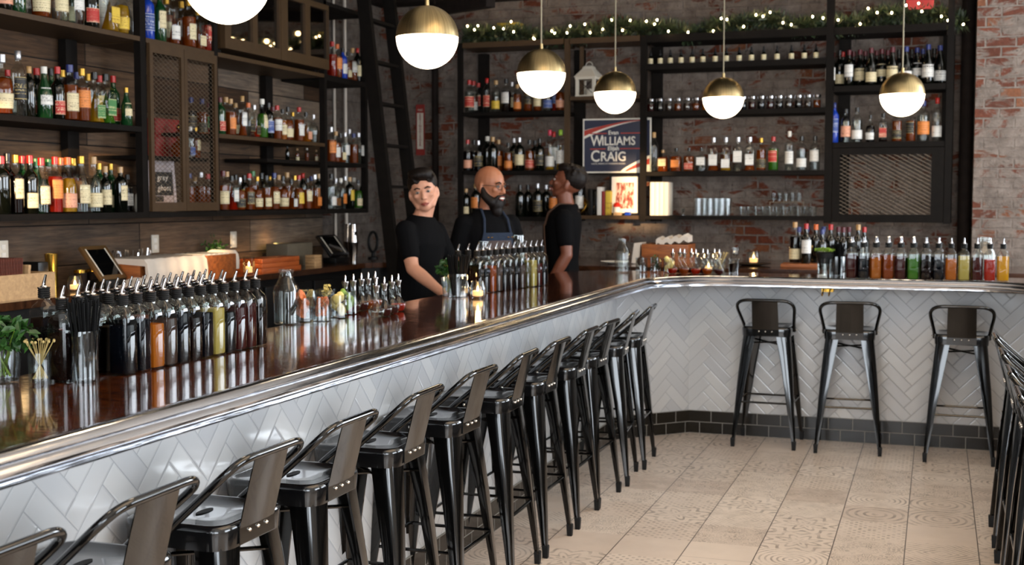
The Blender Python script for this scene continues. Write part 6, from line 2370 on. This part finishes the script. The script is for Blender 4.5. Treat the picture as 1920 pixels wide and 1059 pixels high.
    for sx in (-1, 1):
        s_ = MB()
        chain(s_, [(sx * .10, .03, .042), (sx * .105, -.12, .040), (sx * .11, -.20, .034)], [.048, .046, .036])
        s_.box(sx * .105 - .042, sx * .105 + .042, -.225, .065, 0, .02)
        remesh(s_.build('shoe', M['rubber'], t), .008, 2)
    if apron:
        a_m, pocket = apron
        rings = []
        for z, w, d in ((.55, .17, .150), (.90, .185, .150), (1.10, .165, .140), (1.24, .125, .142), (1.345, .105, .146)):
            n = 14
            row, inner = [], []
            for k in range(n + 1):
                x = -w + 2 * w * k / n
                yy = -(d) * sqrt(max(0, 1 - (x / .24) ** 2))
                p = Vector((x, yy - .004, z))
                q = Vector((x, yy + .004, z))
                row.append(tuple(Lm @ p if z > .95 else p))
                inner.append(tuple(Lm @ q if z > .95 else q))
            rings.append(row + inner[::-1])
        ap = MB().loft(rings).build('apron', M[a_m], t)
        if pocket:
            rings = []
            for z, w, d in ((1.09, .125, .149), (1.20, .105, .153), (1.295, .085, .156)):
                row, inner = [], []
                for k in range(9):
                    x = -w + 2 * w * k / 8
                    yy = -d * sqrt(max(0, 1 - (x / .24) ** 2))
                    row.append(tuple(Lm @ Vector((x, yy - .005, z))))
                    inner.append(tuple(Lm @ Vector((x, yy + .002, z))))
                rings.append(row + inner[::-1])
            MB().loft(rings).build('apron_pocket', M['leather'], ap)
            e = MB()
            for x in (-.085, -.06, .06, .085):
                e.tube([Lm @ Vector((x, -.150, 1.315)), Lm @ Vector((x + .012, -.152, 1.315))], .003, 6)
            e.build('brass_studs', M['gold'], ap)
        st = MB()
        for sx in (-1, 1):
            st.tube([tuple(Lm @ Vector(q)) for q in ((sx * .095, -.128, 1.34), (sx * .085, -.105, 1.43), (sx * .070, -.035, 1.492), (sx * .06, .05, 1.488), (sx * .04, .10, 1.44))], .008, 6)
        st.build('apron_strap', M[a_m], t)
    return t


# left bartender: body turned to the bar, face to the room, right-hand arm reaching down over the well
p1 = at(776, 400, Z=1.47)
person('person in black T-shirt with dark swept-up hair, leaning and reaching down behind the bar', (-3.03, 7.02, 0), radians(78), 'skin_a', 'quiff',
       (radians(4), radians(-9), radians(-58)), (radians(8), radians(2), 0),
       [((-.165, .01, 1.395), (-.215, -.15, 1.17), (-.205, -.36, 1.03), (-.1, -1, -.5), (1, 0, 0)),
        ((.165, .01, 1.395), (.22, -.14, 1.17), (.20, -.34, 1.04), (-.1, -1, -.45), (-1, 0, 0))], height=1.72)
person('bearded bald person in eyeglasses and denim apron, smiling towards the right', (-2.76, 7.62, 0), radians(48), 'skin_b', 'none',
       (radians(6), 0, radians(22)), (radians(1), 0, 0),
       [((-.170, .01, 1.395), (-.25, .02, 1.13), (-.22, -.14, .93), (0, -.6, -.8), (1, 0, 0)),
        ((.170, .01, 1.395), (.25, -.02, 1.13), (.18, -.22, 1.0), (-.3, -.9, -.1), (-1, 0, 0))],
       apron=('denim', True), beard=True, glasses=True, smile=True, height=1.755)
person('person with short black hair in brown apron, laughing and facing left with chin raised', (-2.56, 8.64, 0), radians(-78), 'skin_c', 'short',
       (radians(-14), 0, radians(-4)), (radians(-2), 0, 0),
       [((-.160, .01, 1.395), (-.215, .05, 1.14), (-.21, -.10, .93), (0, -.6, -.8), (1, 0, 0)),
        ((.160, .01, 1.395), (.21, .05, 1.14), (.21, -.08, .92), (0, -.5, -.85), (-1, 0, 0))],
       apron=('apron_brown', False), smile=True, height=1.79)
